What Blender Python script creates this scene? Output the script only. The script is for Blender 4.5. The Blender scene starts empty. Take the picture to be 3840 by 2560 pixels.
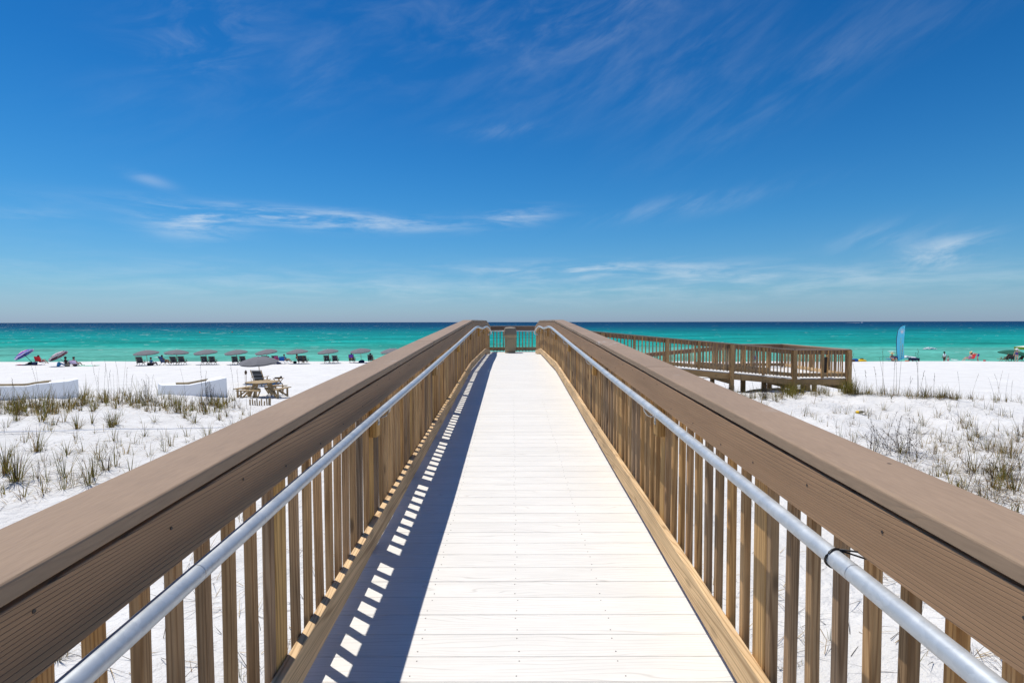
import bpy, bmesh, math, random
from mathutils import Vector, Matrix, noise, Euler
random.seed(7)
S = bpy.context.scene
COL = S.collection
R = math.radians
# ---------------------------------------------------------------- camera
# the camera is the origin of the scene: z = 0 is eye height, the sea lies 6.4 m below it
FPX, CX, CY = 1972.0, 1920.0, 1280.0
PITCH = math.atan(73.0 / FPX)
cam = bpy.data.cameras.new('camera')
cam.sensor_width = 36.0
cam.lens = FPX / 3840 * 36.0
cam.clip_start = 0.02
cam.clip_end = 60000
co = bpy.data.objects.new('camera', cam)
COL.objects.link(co)
co.matrix_world = Euler((math.pi / 2 - PITCH, 0, 0)).to_matrix().to_4x4() @ Matrix.Rotation(R(-0.09), 4, 'Z')
S.camera = co
# ---------------------------------------------------------------- light
SUN = Vector((-0.29, 0.213, 1.0)).normalized()           # towards the sun
ELEV = math.asin(SUN.z)
AZ = math.atan2(SUN.x, SUN.y)
SKY_STRENGTH, SKY_SAT, SKY_GAMMA = 0.085, 1.15, 1.0
W = bpy.data.worlds.new('World')
S.world = W
W.use_nodes = True
nt = W.node_tree
for n in list(nt.nodes): nt.nodes.remove(n)


def N(tree, typ, **kw):
    n = tree.nodes.new(typ)
    for k, v in kw.items():
        if k.startswith('i_'):
            n.inputs[k[2:].replace('_', ' ')].default_value = v
        elif k.startswith('n_'):
            n.inputs[int(k[2:])].default_value = v
        else:
            setattr(n, k, v)
    return n


def mth(tree, op, a, b=None, c=None, clamp=False):
    n = tree.nodes.new('ShaderNodeMath'); n.operation = op; n.use_clamp = clamp
    for i, v in enumerate((a, b, c)):
        if v is None: continue
        if isinstance(v, (int, float)): n.inputs[i].default_value = v
        else: tree.links.new(v, n.inputs[i])
    return n.outputs[0]


def ray(x, y):
    u, v = (x - CX) / FPX, -(y - CY) / FPX
    return Vector((u, math.cos(PITCH) + v * math.sin(PITCH), -math.sin(PITCH) + v * math.cos(PITCH)))


def azel(x, y):
    r = ray(x, y)
    return math.atan2(r.x, r.y), math.atan2(r.z, math.hypot(r.x, r.y))


sky = N(nt, 'ShaderNodeTexSky', sky_type='NISHITA', sun_disc=False, sun_elevation=ELEV, sun_rotation=AZ,
        altitude=0, air_density=1.0, dust_density=0.25, ozone_density=1.6)
hs = N(nt, 'ShaderNodeHueSaturation', i_Saturation=SKY_SAT, i_Value=1.0, i_Hue=0.5)
nt.links.new(sky.outputs[0], hs.inputs['Color'])
gm = N(nt, 'ShaderNodeMix', data_type='RGBA', blend_type='MULTIPLY')
gm.inputs[0].default_value = 1.0
nt.links.new(hs.outputs[0], gm.inputs[6])
# thin cirrus, laid out by azimuth and elevation
tc = N(nt, 'ShaderNodeTexCoord')
sx = N(nt, 'ShaderNodeSeparateXYZ'); nt.links.new(tc.outputs['Generated'], sx.inputs[0])
az = mth(nt, 'ARCTAN2', sx.outputs[0], sx.outputs[1])
el = mth(nt, 'ARCSINE', sx.outputs[2])
elp = mth(nt, 'MAXIMUM', el, 0.0)
# polarised clear air: the blue deepens with height above the sea haze
tint = N(nt, 'ShaderNodeValToRGB')
tint.color_ramp.interpolation = 'B_SPLINE'
te = tint.color_ramp.elements
te[0].position, te[0].color = 0.0, (.24, .355, .70, 1)
te[1].position, te[1].color = 1.0, (.028, .262, .47, 1)
for p_, c_ in ((.025, (.24, .36, .62, 1)), (.08, (.25, .39, .53, 1)), (.26, (.14, .42, .58, 1)), (.55, (.052, .335, .545, 1))):
    q_ = te.new(p_); q_.color = c_
nt.links.new(mth(nt, 'MULTIPLY', elp, 1.4), tint.inputs[0])
dbl = N(nt, 'ShaderNodeVectorMath', operation='SCALE', i_Scale=2.0)
nt.links.new(tint.outputs[0], dbl.inputs[0])
nt.links.new(dbl.outputs[0], gm.inputs[7])


def cnoise(rot, sa, se, scale, detail, dist, seed):
    a = mth(nt, 'ADD', mth(nt, 'MULTIPLY', az, math.cos(rot)), mth(nt, 'MULTIPLY', elp, math.sin(rot)))
    b = mth(nt, 'ADD', mth(nt, 'MULTIPLY', az, -math.sin(rot)), mth(nt, 'MULTIPLY', elp, math.cos(rot)))
    cb = N(nt, 'ShaderNodeCombineXYZ')
    nt.links.new(mth(nt, 'MULTIPLY', a, sa), cb.inputs[0])
    nt.links.new(mth(nt, 'MULTIPLY', b, se), cb.inputs[1])
    cb.inputs[2].default_value = seed
    no = N(nt, 'ShaderNodeTexNoise', i_Scale=scale, i_Detail=detail, i_Roughness=0.62, i_Distortion=dist)
    nt.links.new(cb.outputs[0], no.inputs['Vector'])
    return no.outputs[0]


def mrange(tree, v, a, b, c=0.0, d=1.0, smooth=True):
    m = N(tree, 'ShaderNodeMapRange', interpolation_type='SMOOTHSTEP' if smooth else 'LINEAR', clamp=True)
    tree.links.new(v, m.inputs[0])
    for i, q in enumerate((a, b, c, d)): m.inputs[i + 1].default_value = q
    return m.outputs[0]


n_flat = cnoise(0.02, 3.0, 19.0, 2.6, 8, 0.35, 3.1)
n_diag = cnoise(0.50, 2.4, 9.0, 2.6, 8, 0.25, 8.4)
n_diag2 = cnoise(0.28, 3.0, 9.0, 2.6, 8, 0.45, 15.2)
total = None
# (px, py) centre in the sky, half widths in px, tilt, strength, noise, lo, hi
CL = [(1190, 822, 430, 28, 0.0, 0.95, n_flat, .34, .66), (720, 835, 150, 45, 0.0, 0.7, n_flat, .38, .68),
      (1940, 812, 130, 28, 0.08, .45, n_flat, .40, .7),
      (2250, 1012, 460, 26, -0.01, 0.60, n_flat, .36, .68), (2900, 1040, 700, 36, 0.0, 0.26, n_flat, .36, .72),
      (2700, 1090, 1700, 40, 0.0, 0.30, n_flat, .30, .75), (1100, 1050, 1300, 60, 0.0, 0.22, n_flat, .36, .75),
      (3560, 950, 190, 52, 0.12, 0.72, n_diag2, .40, .68), (3300, 890, 180, 40, 0.1, .3, n_diag, .4, .75),
      (700, 170, 190, 120, 0.25, 0.50, n_diag2, .40, .75), (1150, 300, 190, 100, 0.5, 0.36, n_diag, .40, .75),
      (800, 20, 220, 90, -0.2, 0.36, n_diag2, .40, .75),
      (1750, 90, 620, 190, 0.1, 0.34, n_diag2, .36, .78), (2250, 70, 330, 90, 0.1, 0.40, n_diag2, .36, .7),
      (2150, 300, 420, 110, 0.15, 0.26, n_diag, .36, .75),
      (3000, 290, 520, 95, 0.42, 0.36, n_diag, .36, .72), (2600, 250, 300, 120, 0.5, 0.30, n_diag, .36, .75),
      (560, 672, 80, 18, -0.2, 0.22, n_diag2, .32, .65), (130, 810, 150, 40, 0, 0.22, n_flat, .36, .72),
      (2550, 775, 330, 36, .1, .2, n_diag, .38, .75), (1900, 490, 150, 30, 0, .18, n_diag2, .38, .75),
      (560, 400, 260, 130, .1, .14, n_diag, .36, .75), (3600, 60, 400, 60, .3, .16, n_diag, .38, .75)]
for (px, py, wx, wy, rot, st, nn, lo, hi) in CL:
    a0, e0 = azel(px, py)
    kx = wx / FPX * math.cos(a0) ** 2 * 1.0
    ky = wy / FPX * math.cos(a0)
    da, de = mth(nt, 'SUBTRACT', az, a0), mth(nt, 'SUBTRACT', el, e0)
    u = mth(nt, 'ADD', mth(nt, 'MULTIPLY', da, math.cos(rot) / kx), mth(nt, 'MULTIPLY', de, math.sin(rot) / kx))
    v = mth(nt, 'ADD', mth(nt, 'MULTIPLY', da, -math.sin(rot) / ky), mth(nt, 'MULTIPLY', de, math.cos(rot) / ky))
    d2 = mth(nt, 'ADD', mth(nt, 'MULTIPLY', u, u), mth(nt, 'MULTIPLY', v, v))
    g = mth(nt, 'POWER', 2.718, mth(nt, 'MULTIPLY', d2, -0.9))
    sh = mrange(nt, nn, lo, hi + .04, 0, st * (.26 if py < 420 else .9))
    t = mth(nt, 'MULTIPLY', g, sh)
    total = t if total is None else mth(nt, 'ADD', total, t)
total = mth(nt, 'MINIMUM', total, 0.85)
cm = N(nt, 'ShaderNodeMix', data_type='RGBA')
nt.links.new(total, cm.inputs[0])
nt.links.new(gm.outputs[2], cm.inputs[6])
cm.inputs[7].default_value = (8.2, 9.0, 9.6, 1)
bg = N(nt, 'ShaderNodeBackground', i_Strength=SKY_STRENGTH)
nt.links.new(cm.outputs[2], bg.inputs[0])
wo = N(nt, 'ShaderNodeOutputWorld')
nt.links.new(bg.outputs[0], wo.inputs[0])

sl = bpy.data.lights.new('sun', 'SUN')
sl.energy = 4.3
sl.angle = R(0.5)
sl.color = (1.0, 0.95, 0.87)
so = bpy.data.objects.new('sun', sl)
COL.objects.link(so)
so.rotation_euler = SUN.to_track_quat('Z', 'Y').to_euler()
so.location = (0, 0, 30)
S.view_settings.view_transform = 'Standard'
S.view_settings.look = 'None'
S.view_settings.exposure = 0.12
S.view_settings.gamma = 1.0
S.view_settings.use_curve_mapping = False
S.render.engine = 'CYCLES'
S.cycles.max_bounces = 6
S.cycles.use_denoising = True

# ---------------------------------------------------------------- helpers: tags, meshes
def tag(o, label=None, cat=None, group=None, kind=None):
    if label: o['label'] = label
    if cat: o['category'] = cat
    if group: o['group'] = group
    if kind: o['kind'] = kind
    return o


def empty(name, loc=(0, 0, 0), rz=0, label=None, cat=None, group=None, kind=None):
    o = bpy.data.objects.new(name, None)
    o.empty_display_size = 0.1
    COL.objects.link(o)
    o.location = loc
    o.rotation_euler = (0, 0, rz)
    return tag(o, label, cat, group, kind)


def link(name, mesh, parent=None, loc=(0, 0, 0), rot=None):
    o = bpy.data.objects.new(name, mesh)
    COL.objects.link(o)
    if parent: o.parent = parent
    o.location = loc
    if rot: o.rotation_euler = rot
    return o


class MB:
    """collects shapes, builds one mesh"""
    def __init__(s): s.v, s.f, s.m = [], [], []

    def add(s, vs, fs, mi=0, M=None):
        b = len(s.v)
        s.v += [tuple(M @ Vector(p)) if M else tuple(p) for p in vs]
        s.f += [tuple(b + i for i in f) for f in fs]
        s.m += [mi] * len(fs)
        return s

    def box(s, c, d, M=None, mi=0, taper=1.0):
        x, y, z = d[0] / 2, d[1] / 2, d[2] / 2
        vs = []
        for sz in (-1, 1):
            k = taper if sz > 0 else 1
            for sxx, syy in ((-1, -1), (1, -1), (1, 1), (-1, 1)):
                vs.append((c[0] + sxx * x * k, c[1] + syy * y * k, c[2] + sz * z))
        return s.add(vs, [(3, 2, 1, 0), (4, 5, 6, 7), (0, 1, 5, 4), (1, 2, 6, 5), (2, 3, 7, 6), (3, 0, 4, 7)], mi, M)

    def bar(s, a, b, w, h=None, mi=0):
        """box bar from a to b, w across, h the other way"""
        a, b = Vector(a), Vector(b)
        h = h or w
        d = (b - a).normalized()
        up = Vector((0, 0, 1)) if abs(d.z) < .95 else Vector((0, 1, 0))
        sd = d.cross(up).normalized(); up = sd.cross(d)
        vs = []
        for p in (a, b):
            for i, j in ((-1, -1), (1, -1), (1, 1), (-1, 1)):
                vs.append(p + sd * (i * w / 2) + up * (j * h / 2))
        return s.add(vs, [(3, 2, 1, 0), (4, 5, 6, 7), (0, 1, 5, 4), (1, 2, 6, 5), (2, 3, 7, 6), (3, 0, 4, 7)], mi)

    def tube(s, pts, r, seg=8, mi=0, cap=True):
        pts = [Vector(p) for p in pts]
        rs = r if isinstance(r, (list, tuple)) else [r] * len(pts)
        b = len(s.v)
        for i, p in enumerate(pts):
            d = (pts[min(i + 1, len(pts) - 1)] - pts[max(i - 1, 0)]).normalized()
            up = Vector((0, 0, 1)) if abs(d.z) < .9 else Vector((1, 0, 0))
            sd = d.cross(up).normalized(); up = sd.cross(d)
            for k in range(seg):
                a = 2 * math.pi * k / seg
                s.v.append(tuple(p + (sd * math.cos(a) + up * math.sin(a)) * rs[i]))
        for i in range(len(pts) - 1):
            for k in range(seg):
                k2 = (k + 1) % seg
                s.f.append((b + i * seg + k, b + i * seg + k2, b + (i + 1) * seg + k2, b + (i + 1) * seg + k)); s.m.append(mi)
        if cap:
            s.f.append(tuple(b + k for k in range(seg))[::-1]); s.m.append(mi)
            e = b + (len(pts) - 1) * seg
            s.f.append(tuple(e + k for k in range(seg))); s.m.append(mi)
        return s

    def lathe(s, prof, seg=12, mi=0, M=None, c=(0, 0, 0)):
        vs, fs = [], []
        for r, z in prof:
            for k in range(seg):
                a = 2 * math.pi * k / seg
                vs.append((c[0] + r * math.cos(a), c[1] + r * math.sin(a), c[2] + z))
        for i in range(len(prof) - 1):
            for k in range(seg):
                k2 = (k + 1) % seg
                fs.append((i * seg + k, i * seg + k2, (i + 1) * seg + k2, (i + 1) * seg + k))
        fs.append(tuple(range(seg))[::-1])
        fs.append(tuple((len(prof) - 1) * seg + k for k in range(seg)))
        return s.add(vs, fs, mi, M)

    def ball(s, c, r, seg=10, rings=6, mi=0, sc=(1, 1, 1)):
        prof = [(max(1e-3, math.sin(math.pi * i / rings)) * r, -math.cos(math.pi * i / rings) * r) for i in range(rings + 1)]
        M = Matrix.Translation(c) @ Matrix.Diagonal((*sc, 1))
        return s.lathe(prof, seg, mi, M)

    def mesh(s, name, mats, smooth=False):
        me = bpy.data.meshes.new(name)
        me.from_pydata(s.v, [], s.f)
        for m in (mats if isinstance(mats, (list, tuple)) else [mats]): me.materials.append(m)
        me.polygons.foreach_set('material_index', s.m)
        if smooth: me.polygons.foreach_set('use_smooth', [True] * len(s.f))
        me.update()
        return me

    def build(s, name, mats, parent=None, loc=(0, 0, 0), smooth=False, rot=None):
        return link(name, s.mesh(name, mats, smooth), parent, loc, rot)


# ---------------------------------------------------------------- materials
def newmat(name):
    m = bpy.data.materials.new(name); m.use_nodes = True
    t = m.node_tree
    p = t.nodes['Principled BSDF']
    return m, t, p


def rgb(c): return (c[0], c[1], c[2], 1)


def plain(name, c, rough=.6, metal=0, var=.12, scale=9, spec=.4, bump=0):
    m, t, p = newmat(name)
    p.inputs['Roughness'].default_value = rough
    p.inputs['Metallic'].default_value = metal
    p.inputs['Specular IOR Level'].default_value = spec
    tcn = N(t, 'ShaderNodeTexCoord')
    no = N(t, 'ShaderNodeTexNoise', i_Scale=scale, i_Detail=5.0)
    t.links.new(tcn.outputs['Object'], no.inputs['Vector'])
    mx = N(t, 'ShaderNodeMix', data_type='RGBA')
    mx.inputs[6].default_value = rgb([q * (1 - var) for q in c])
    mx.inputs[7].default_value = rgb([min(1, q * (1 + var)) for q in c])
    t.links.new(no.outputs[0], mx.inputs[0])
    t.links.new(mx.outputs[2], p.inputs['Base Color'])
    if bump:
        b = N(t, 'ShaderNodeBump', i_Strength=bump, i_Distance=.01)
        t.links.new(no.outputs[0], b.inputs['Height']); t.links.new(b.outputs[0], p.inputs['Normal'])
    return m


def wood(name, cols, axis=2, line=.45, freq=9, along=1.1, across=15, rough=.75, spec=.25, bump=.25, fine=.25,
         knots=0.0, blotch=.2, linecol=None, sharp=.28, dens=(0, 0, 0)):
    """boards: contour lines of a stretched noise give the cathedral grain; every object has its own colour and cut"""
    m, t, p = newmat(name)
    p.inputs['Roughness'].default_value = rough
    p.inputs['Specular IOR Level'].default_value = spec
    tcn = N(t, 'ShaderNodeTexCoord'); oi = N(t, 'ShaderNodeObjectInfo')
    sc = [across, across, across]; sc[axis] = along
    vm = N(t, 'ShaderNodeVectorMath', operation='MULTIPLY'); vm.inputs[1].default_value = sc
    t.links.new(tcn.outputs['Object'], vm.inputs[0])
    of = N(t, 'ShaderNodeVectorMath', operation='SCALE'); of.inputs[0].default_value = (37, 91, 53)
    t.links.new(oi.outputs['Random'], of.inputs['Scale'])
    ad = N(t, 'ShaderNodeVectorMath', operation='ADD')
    t.links.new(vm.outputs[0], ad.inputs[0]); t.links.new(of.outputs[0], ad.inputs[1])
    n1 = N(t, 'ShaderNodeTexNoise', i_Scale=1.0, i_Detail=1.5, i_Roughness=.4)
    t.links.new(ad.outputs[0], n1.inputs['Vector'])
    dt = N(t, 'ShaderNodeVectorMath', operation='DOT_PRODUCT'); dt.inputs[1].default_value = dens
    t.links.new(tcn.outputs['Object'], dt.inputs[0])
    fr = mth(t, 'PINGPONG', mth(t, 'ADD', mth(t, 'MULTIPLY', n1.outputs[0], freq), dt.outputs['Value']), .5)
    lm = mrange(t, fr, .5 - sharp, .5, 0, 1)
    vf = N(t, 'ShaderNodeVectorMath', operation='SCALE', i_Scale=6.0)
    t.links.new(ad.outputs[0], vf.inputs[0])
    n2 = N(t, 'ShaderNodeTexNoise', i_Scale=1.0, i_Detail=4.0, i_Roughness=.65)
    t.links.new(vf.outputs[0], n2.inputs['Vector'])
    n3 = N(t, 'ShaderNodeTexNoise', i_Scale=1.0, i_Detail=3.0)
    vb = N(t, 'ShaderNodeVectorMath', operation='MULTIPLY')
    bs = [5.0, 5.0, 5.0]; bs[axis] = 1.6
    vb.inputs[1].default_value = bs
    t.links.new(tcn.outputs['Object'], vb.inputs[0])
    vb2 = N(t, 'ShaderNodeVectorMath', operation='ADD')
    t.links.new(vb.outputs[0], vb2.inputs[0]); t.links.new(of.outputs[0], vb2.inputs[1])
    t.links.new(vb2.outputs[0], n3.inputs['Vector'])
    cr = N(t, 'ShaderNodeValToRGB')
    el_ = cr.color_ramp.elements
    while len(el_) > 1: el_.remove(el_[-1])
    el_[0].position = 0; el_[0].color = rgb(cols[0])
    for i, c in enumerate(cols[1:]):
        e = el_.new((i + 1) / max(1, len(cols) - 1)); e.color = rgb(c)
    t.links.new(oi.outputs['Random'], cr.inputs[0])
    f = mth(t, 'MULTIPLY', lm, line)
    mx = N(t, 'ShaderNodeMix', data_type='RGBA', blend_type='MULTIPLY' if linecol is None else 'MIX')
    t.links.new(f, mx.inputs[0]); t.links.new(cr.outputs[0], mx.inputs[6])
    mx.inputs[7].default_value = rgb(linecol if linecol else (.42, .34, .26))
    f2 = mrange(t, n2.outputs[0], .3, .7, 1 - fine, 1 + fine * .6, False)
    f3 = mrange(t, n3.outputs[0], .3, .7, 1 - blotch, 1 + blotch * .5, False)
    sc2 = N(t, 'ShaderNodeVectorMath', operation='SCALE')
    t.links.new(mx.outputs[2], sc2.inputs[0]); t.links.new(mth(t, 'MULTIPLY', f2, f3), sc2.inputs['Scale'])
    out = sc2.outputs[0]
    if knots:
        vk = N(t, 'ShaderNodeVectorMath', operation='MULTIPLY')
        ks = [9.0, 9.0, 9.0]; ks[axis] = 3.2
        vk.inputs[1].default_value = ks
        t.links.new(tcn.outputs['Object'], vk.inputs[0])
        vk2 = N(t, 'ShaderNodeVectorMath', operation='ADD')
        t.links.new(vk.outputs[0], vk2.inputs[0]); t.links.new(of.outputs[0], vk2.inputs[1])
        vo = N(t, 'ShaderNodeTexVoronoi', i_Scale=1.0)
        t.links.new(vk2.outputs[0], vo.inputs['Vector'])
        kk = mrange(t, vo.outputs['Distance'], .08, .2, knots, 0)
        mk = N(t, 'ShaderNodeMix', data_type='RGBA')
        t.links.new(kk, mk.inputs[0]); t.links.new(out, mk.inputs[6]); mk.inputs[7].default_value = (.06, .035, .02, 1)
        out = mk.outputs[2]
    t.links.new(out, p.inputs['Base Color'])
    if bump:
        b = N(t, 'ShaderNodeBump', i_Strength=bump, i_Distance=.002, invert=True)
        t.links.new(mth(t, 'ADD', lm, mth(t, 'MULTIPLY', n2.outputs[0], .8)), b.inputs['Height'])
        t.links.new(b.outputs[0], p.inputs['Normal'])
    return m


PINE = [(.56, .33, .15), (.41, .275, .165), (.66, .415, .195), (.47, .295, .145), (.31, .22, .145), (.62, .35, .13), (.51, .335, .18)]
m_pine_z = wood('pine balusters', PINE, 2, line=.66, freq=7, along=.7, across=20, knots=.7, fine=.28, blotch=.42, dens=(70, 85, 0), sharp=.34)
m_post = wood('pine posts', [(.62, .36, .11), (.52, .32, .135), (.58, .385, .175), (.68, .40, .115)], 2, line=.7, freq=7, along=.6, across=13, knots=.5, fine=.25, blotch=.3, dens=(45, 40, 0), sharp=.28)
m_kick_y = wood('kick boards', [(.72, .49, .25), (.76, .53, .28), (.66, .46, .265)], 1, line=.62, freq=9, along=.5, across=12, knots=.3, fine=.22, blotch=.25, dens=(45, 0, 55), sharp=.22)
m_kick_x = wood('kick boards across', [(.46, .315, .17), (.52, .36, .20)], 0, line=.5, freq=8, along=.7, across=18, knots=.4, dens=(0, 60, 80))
m_old_x = wood('weathered timber across', [(.47, .285, .125), (.53, .325, .145), (.40, .25, .125)], 0, line=.55, freq=7, along=.5, across=12, knots=.5, dens=(0, 40, 50))
m_old_z = wood('weathered timber upright', [(.52, .315, .14), (.45, .275, .125), (.58, .36, .165)], 2, line=.6, freq=6, along=.7, across=14, knots=.5, dens=(50, 60, 0))
m_cap_y = wood('composite cap', [(.325, .226, .148), (.345, .24, .158)], 1, line=.05, freq=8, along=2.4, across=26, rough=.55, bump=.12, fine=.12, blotch=.10, dens=(60, 0, 0))
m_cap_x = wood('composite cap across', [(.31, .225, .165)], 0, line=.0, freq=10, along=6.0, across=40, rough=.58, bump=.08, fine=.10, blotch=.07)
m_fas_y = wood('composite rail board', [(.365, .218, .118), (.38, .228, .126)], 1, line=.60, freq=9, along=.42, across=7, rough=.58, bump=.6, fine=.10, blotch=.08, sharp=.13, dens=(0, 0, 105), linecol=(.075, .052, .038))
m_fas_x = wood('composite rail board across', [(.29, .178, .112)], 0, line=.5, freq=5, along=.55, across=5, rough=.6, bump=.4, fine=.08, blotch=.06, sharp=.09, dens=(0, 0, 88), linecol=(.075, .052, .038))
m_deck = wood('white composite deck', [(.715, .695, .65), (.745, .725, .68), (.73, .708, .66)], 0, line=.36, freq=9, along=1.1, across=9, rough=.55, bump=.05, fine=.05, blotch=.05, linecol=(.40, .37, .33), sharp=.12, dens=(0, 62, 0))
m_deck_y = wood('white composite deck along', [(.715, .70, .67), (.745, .73, .70)], 1, line=.42, freq=7, along=1.1, across=9, rough=.55, bump=.06, fine=.05, blotch=.05, linecol=(.40, .37, .33), sharp=.12, dens=(62, 0, 0))
m_chair_wood = wood('lounger wood', [(.40, .25, .10), (.34, .21, .085)], 1, line=.3, bump=0)
m_table = wood('picnic table timber', [(.50, .36, .19), (.42, .31, .175), (.54, .40, .22)], 0, line=.5, freq=8, along=.8, across=14, bump=.2)


def smear(m, amt=.55):
    t = m.node_tree; p = t.nodes['Principled BSDF']
    src = p.inputs['Base Color'].links[0].from_socket
    g = N(t, 'ShaderNodeNewGeometry')
    n1 = N(t, 'ShaderNodeTexNoise', i_Scale=1.1, i_Detail=2.0)
    n2 = N(t, 'ShaderNodeTexNoise', i_Scale=14.0, i_Detail=6.0, i_Roughness=.7)
    for n in (n1, n2): t.links.new(g.outputs['Position'], n.inputs['Vector'])
    f = mth(t, 'MULTIPLY', mrange(t, n1.outputs[0], .60, .70, 0, 1), mrange(t, n2.outputs[0], .52, .62, 0, amt))
    mx = N(t, 'ShaderNodeMix', data_type='RGBA')
    t.links.new(f, mx.inputs[0]); t.links.new(src, mx.inputs[6]); mx.inputs[7].default_value = (.60, .56, .52, 1)
    vo = N(t, 'ShaderNodeTexVoronoi', i_Scale=3.0)
    t.links.new(g.outputs['Position'], vo.inputs['Vector'])
    k = mrange(t, vo.outputs['Distance'], .018, .028, .9, 0)
    m2 = N(t, 'ShaderNodeMix', data_type='RGBA')
    t.links.new(k, m2.inputs[0]); t.links.new(mx.outputs[2], m2.inputs[6]); m2.inputs[7].default_value = (.03, .02, .015, 1)
    t.links.new(m2.outputs[2], p.inputs['Base Color'])


smear(m_cap_y)


def galv():
    m, t, p = newmat('galvanised pipe')
    p.inputs['Metallic'].default_value = .35
    p.inputs['Roughness'].default_value = .42
    tcn = N(t, 'ShaderNodeTexCoord')
    vo = N(t, 'ShaderNodeTexVoronoi', i_Scale=70.0)
    t.links.new(tcn.outputs['Object'], vo.inputs['Vector'])
    no = N(t, 'ShaderNodeTexNoise', i_Scale=14.0, i_Detail=5.0)
    t.links.new(tcn.outputs['Object'], no.inputs['Vector'])
    v = mth(t, 'ADD', mth(t, 'MULTIPLY', vo.outputs['Color'], .14), mth(t, 'MULTIPLY', no.outputs[0], .22))
    cr = N(t, 'ShaderNodeValToRGB')
    cr.color_ramp.elements[0].position = .05; cr.color_ramp.elements[0].color = (.42, .46, .49, 1)
    cr.color_ramp.elements[1].position = .33; cr.color_ramp.elements[1].color = (.60, .635, .66, 1)
    t.links.new(v, cr.inputs[0]); t.links.new(cr.outputs[0], p.inputs['Base Color'])
    t.links.new(mrange(t, no.outputs[0], .3, .7, .34, .52), p.inputs['Roughness'])
    return m


m_galv = galv()
m_steel = plain('bracket steel', (.45, .46, .47), .4, .8, .1, 30)
m_black = plain('black plastic', (.012, .012, .013), .45)
m_screw = plain('screw heads', (.05, .04, .035), .5, .3)
m_bin = plain('brown bin plastic', (.33, .265, .165), .5, 0, .06, 14, bump=.05)
m_binlid = plain('bin lid plastic', (.27, .215, .15), .48, 0, .06, 14)
m_white = plain('white panel', (.86, .86, .86), .5, 0, .05, 3)
m_grey = plain('grey canopy cloth', (.155, .155, .165), .85, 0, .08, 4)
m_grey_in = plain('grey canopy edge tape', (.34, .33, .33), .85, 0, .08, 4)
m_dark = plain('charcoal sling fabric', (.032, .034, .040), .8, 0, .15, 8)
m_polewood = plain('umbrella pole wood', (.48, .30, .12), .55, 0, .15, 12)
m_skin = plain('skin tan', (.42, .22, .14), .55, 0, .08, 8)
m_skin2 = plain('skin fair', (.58, .34, .25), .55, 0, .08, 8)
m_skin3 = plain('skin brown', (.22, .115, .065), .55, 0, .08, 8)
m_hair = plain('dark hair', (.018, .012, .008), .6)
m_hairb = plain('brown hair', (.13, .06, .03), .6)
C = {k: plain(k + ' cloth', c, .8, 0, .1, 10) for k, c in dict(
    red=(.55, .015, .02), blue=(.012, .12, .42), navy=(.012, .018, .07), white=(.78, .78, .80), black=(.012, .012, .014),
    maroon=(.16, .012, .03), pink=(.62, .10, .24), purple=(.16, .05, .42), green=(.005, .09, .055), lime=(.16, .30, .03),
    mint=(.20, .62, .42), yellow=(.80, .50, .01), orange=(.75, .17, .02), straw=(.62, .48, .24), sky=(.10, .42, .70),
    lilac=(.72, .58, .82), silver=(.55, .50, .52), brown=(.10, .055, .03), cream=(.72, .68, .55), teal=(.02, .3, .32)).items()}


def sand_mat():
    m, t, p = newmat('white quartz sand')
    p.inputs['Roughness'].default_value = .92
    p.inputs['Specular IOR Level'].default_value = .15
    g = N(t, 'ShaderNodeNewGeometry')
    n1 = N(t, 'ShaderNodeTexNoise', i_Scale=.7, i_Detail=6.0, i_Roughness=.6)
    n2 = N(t, 'ShaderNodeTexNoise', i_Scale=5.0, i_Detail=6.0, i_Roughness=.62)
    n3 = N(t, 'ShaderNodeTexNoise', i_Scale=42.0, i_Detail=4.0, i_Roughness=.7)
    for n in (n1, n2, n3): t.links.new(g.outputs['Position'], n.inputs['Vector'])
    cr = N(t, 'ShaderNodeValToRGB')
    cr.color_ramp.elements[0].position = .25; cr.color_ramp.elements[0].color = (.635, .622, .60, 1)
    cr.color_ramp.elements[1].position = .7; cr.color_ramp.elements[1].color = (.745, .732, .71, 1)
    t.links.new(n1.outputs[0], cr.inputs[0])
    # specks of dark debris, sparse
    vo = N(t, 'ShaderNodeTexVoronoi', i_Scale=16.0, i_Randomness=1.0)
    t.links.new(g.outputs['Position'], vo.inputs['Vector'])
    sp = mth(t, 'MULTIPLY', mrange(t, vo.outputs['Distance'], .06, .12, 1, 0), mrange(t, n2.outputs[0], .57, .66, 0, .75))
    mx = N(t, 'ShaderNodeMix', data_type='RGBA')
    t.links.new(sp, mx.inputs[0]); t.links.new(cr.outputs[0], mx.inputs[6]); mx.inputs[7].default_value = (.16, .11, .06, 1)
    t.links.new(mx.outputs[2], p.inputs['Base Color'])
    h = mth(t, 'ADD', mth(t, 'MULTIPLY', n2.outputs[0], .12), mth(t, 'MULTIPLY', n3.outputs[0], .012))
    b = N(t, 'ShaderNodeBump', i_Strength=.85, i_Distance=1.0)
    t.links.new(h, b.inputs['Height']); t.links.new(b.outputs[0], p.inputs['Normal'])
    return m


m_sand = sand_mat()


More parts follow.
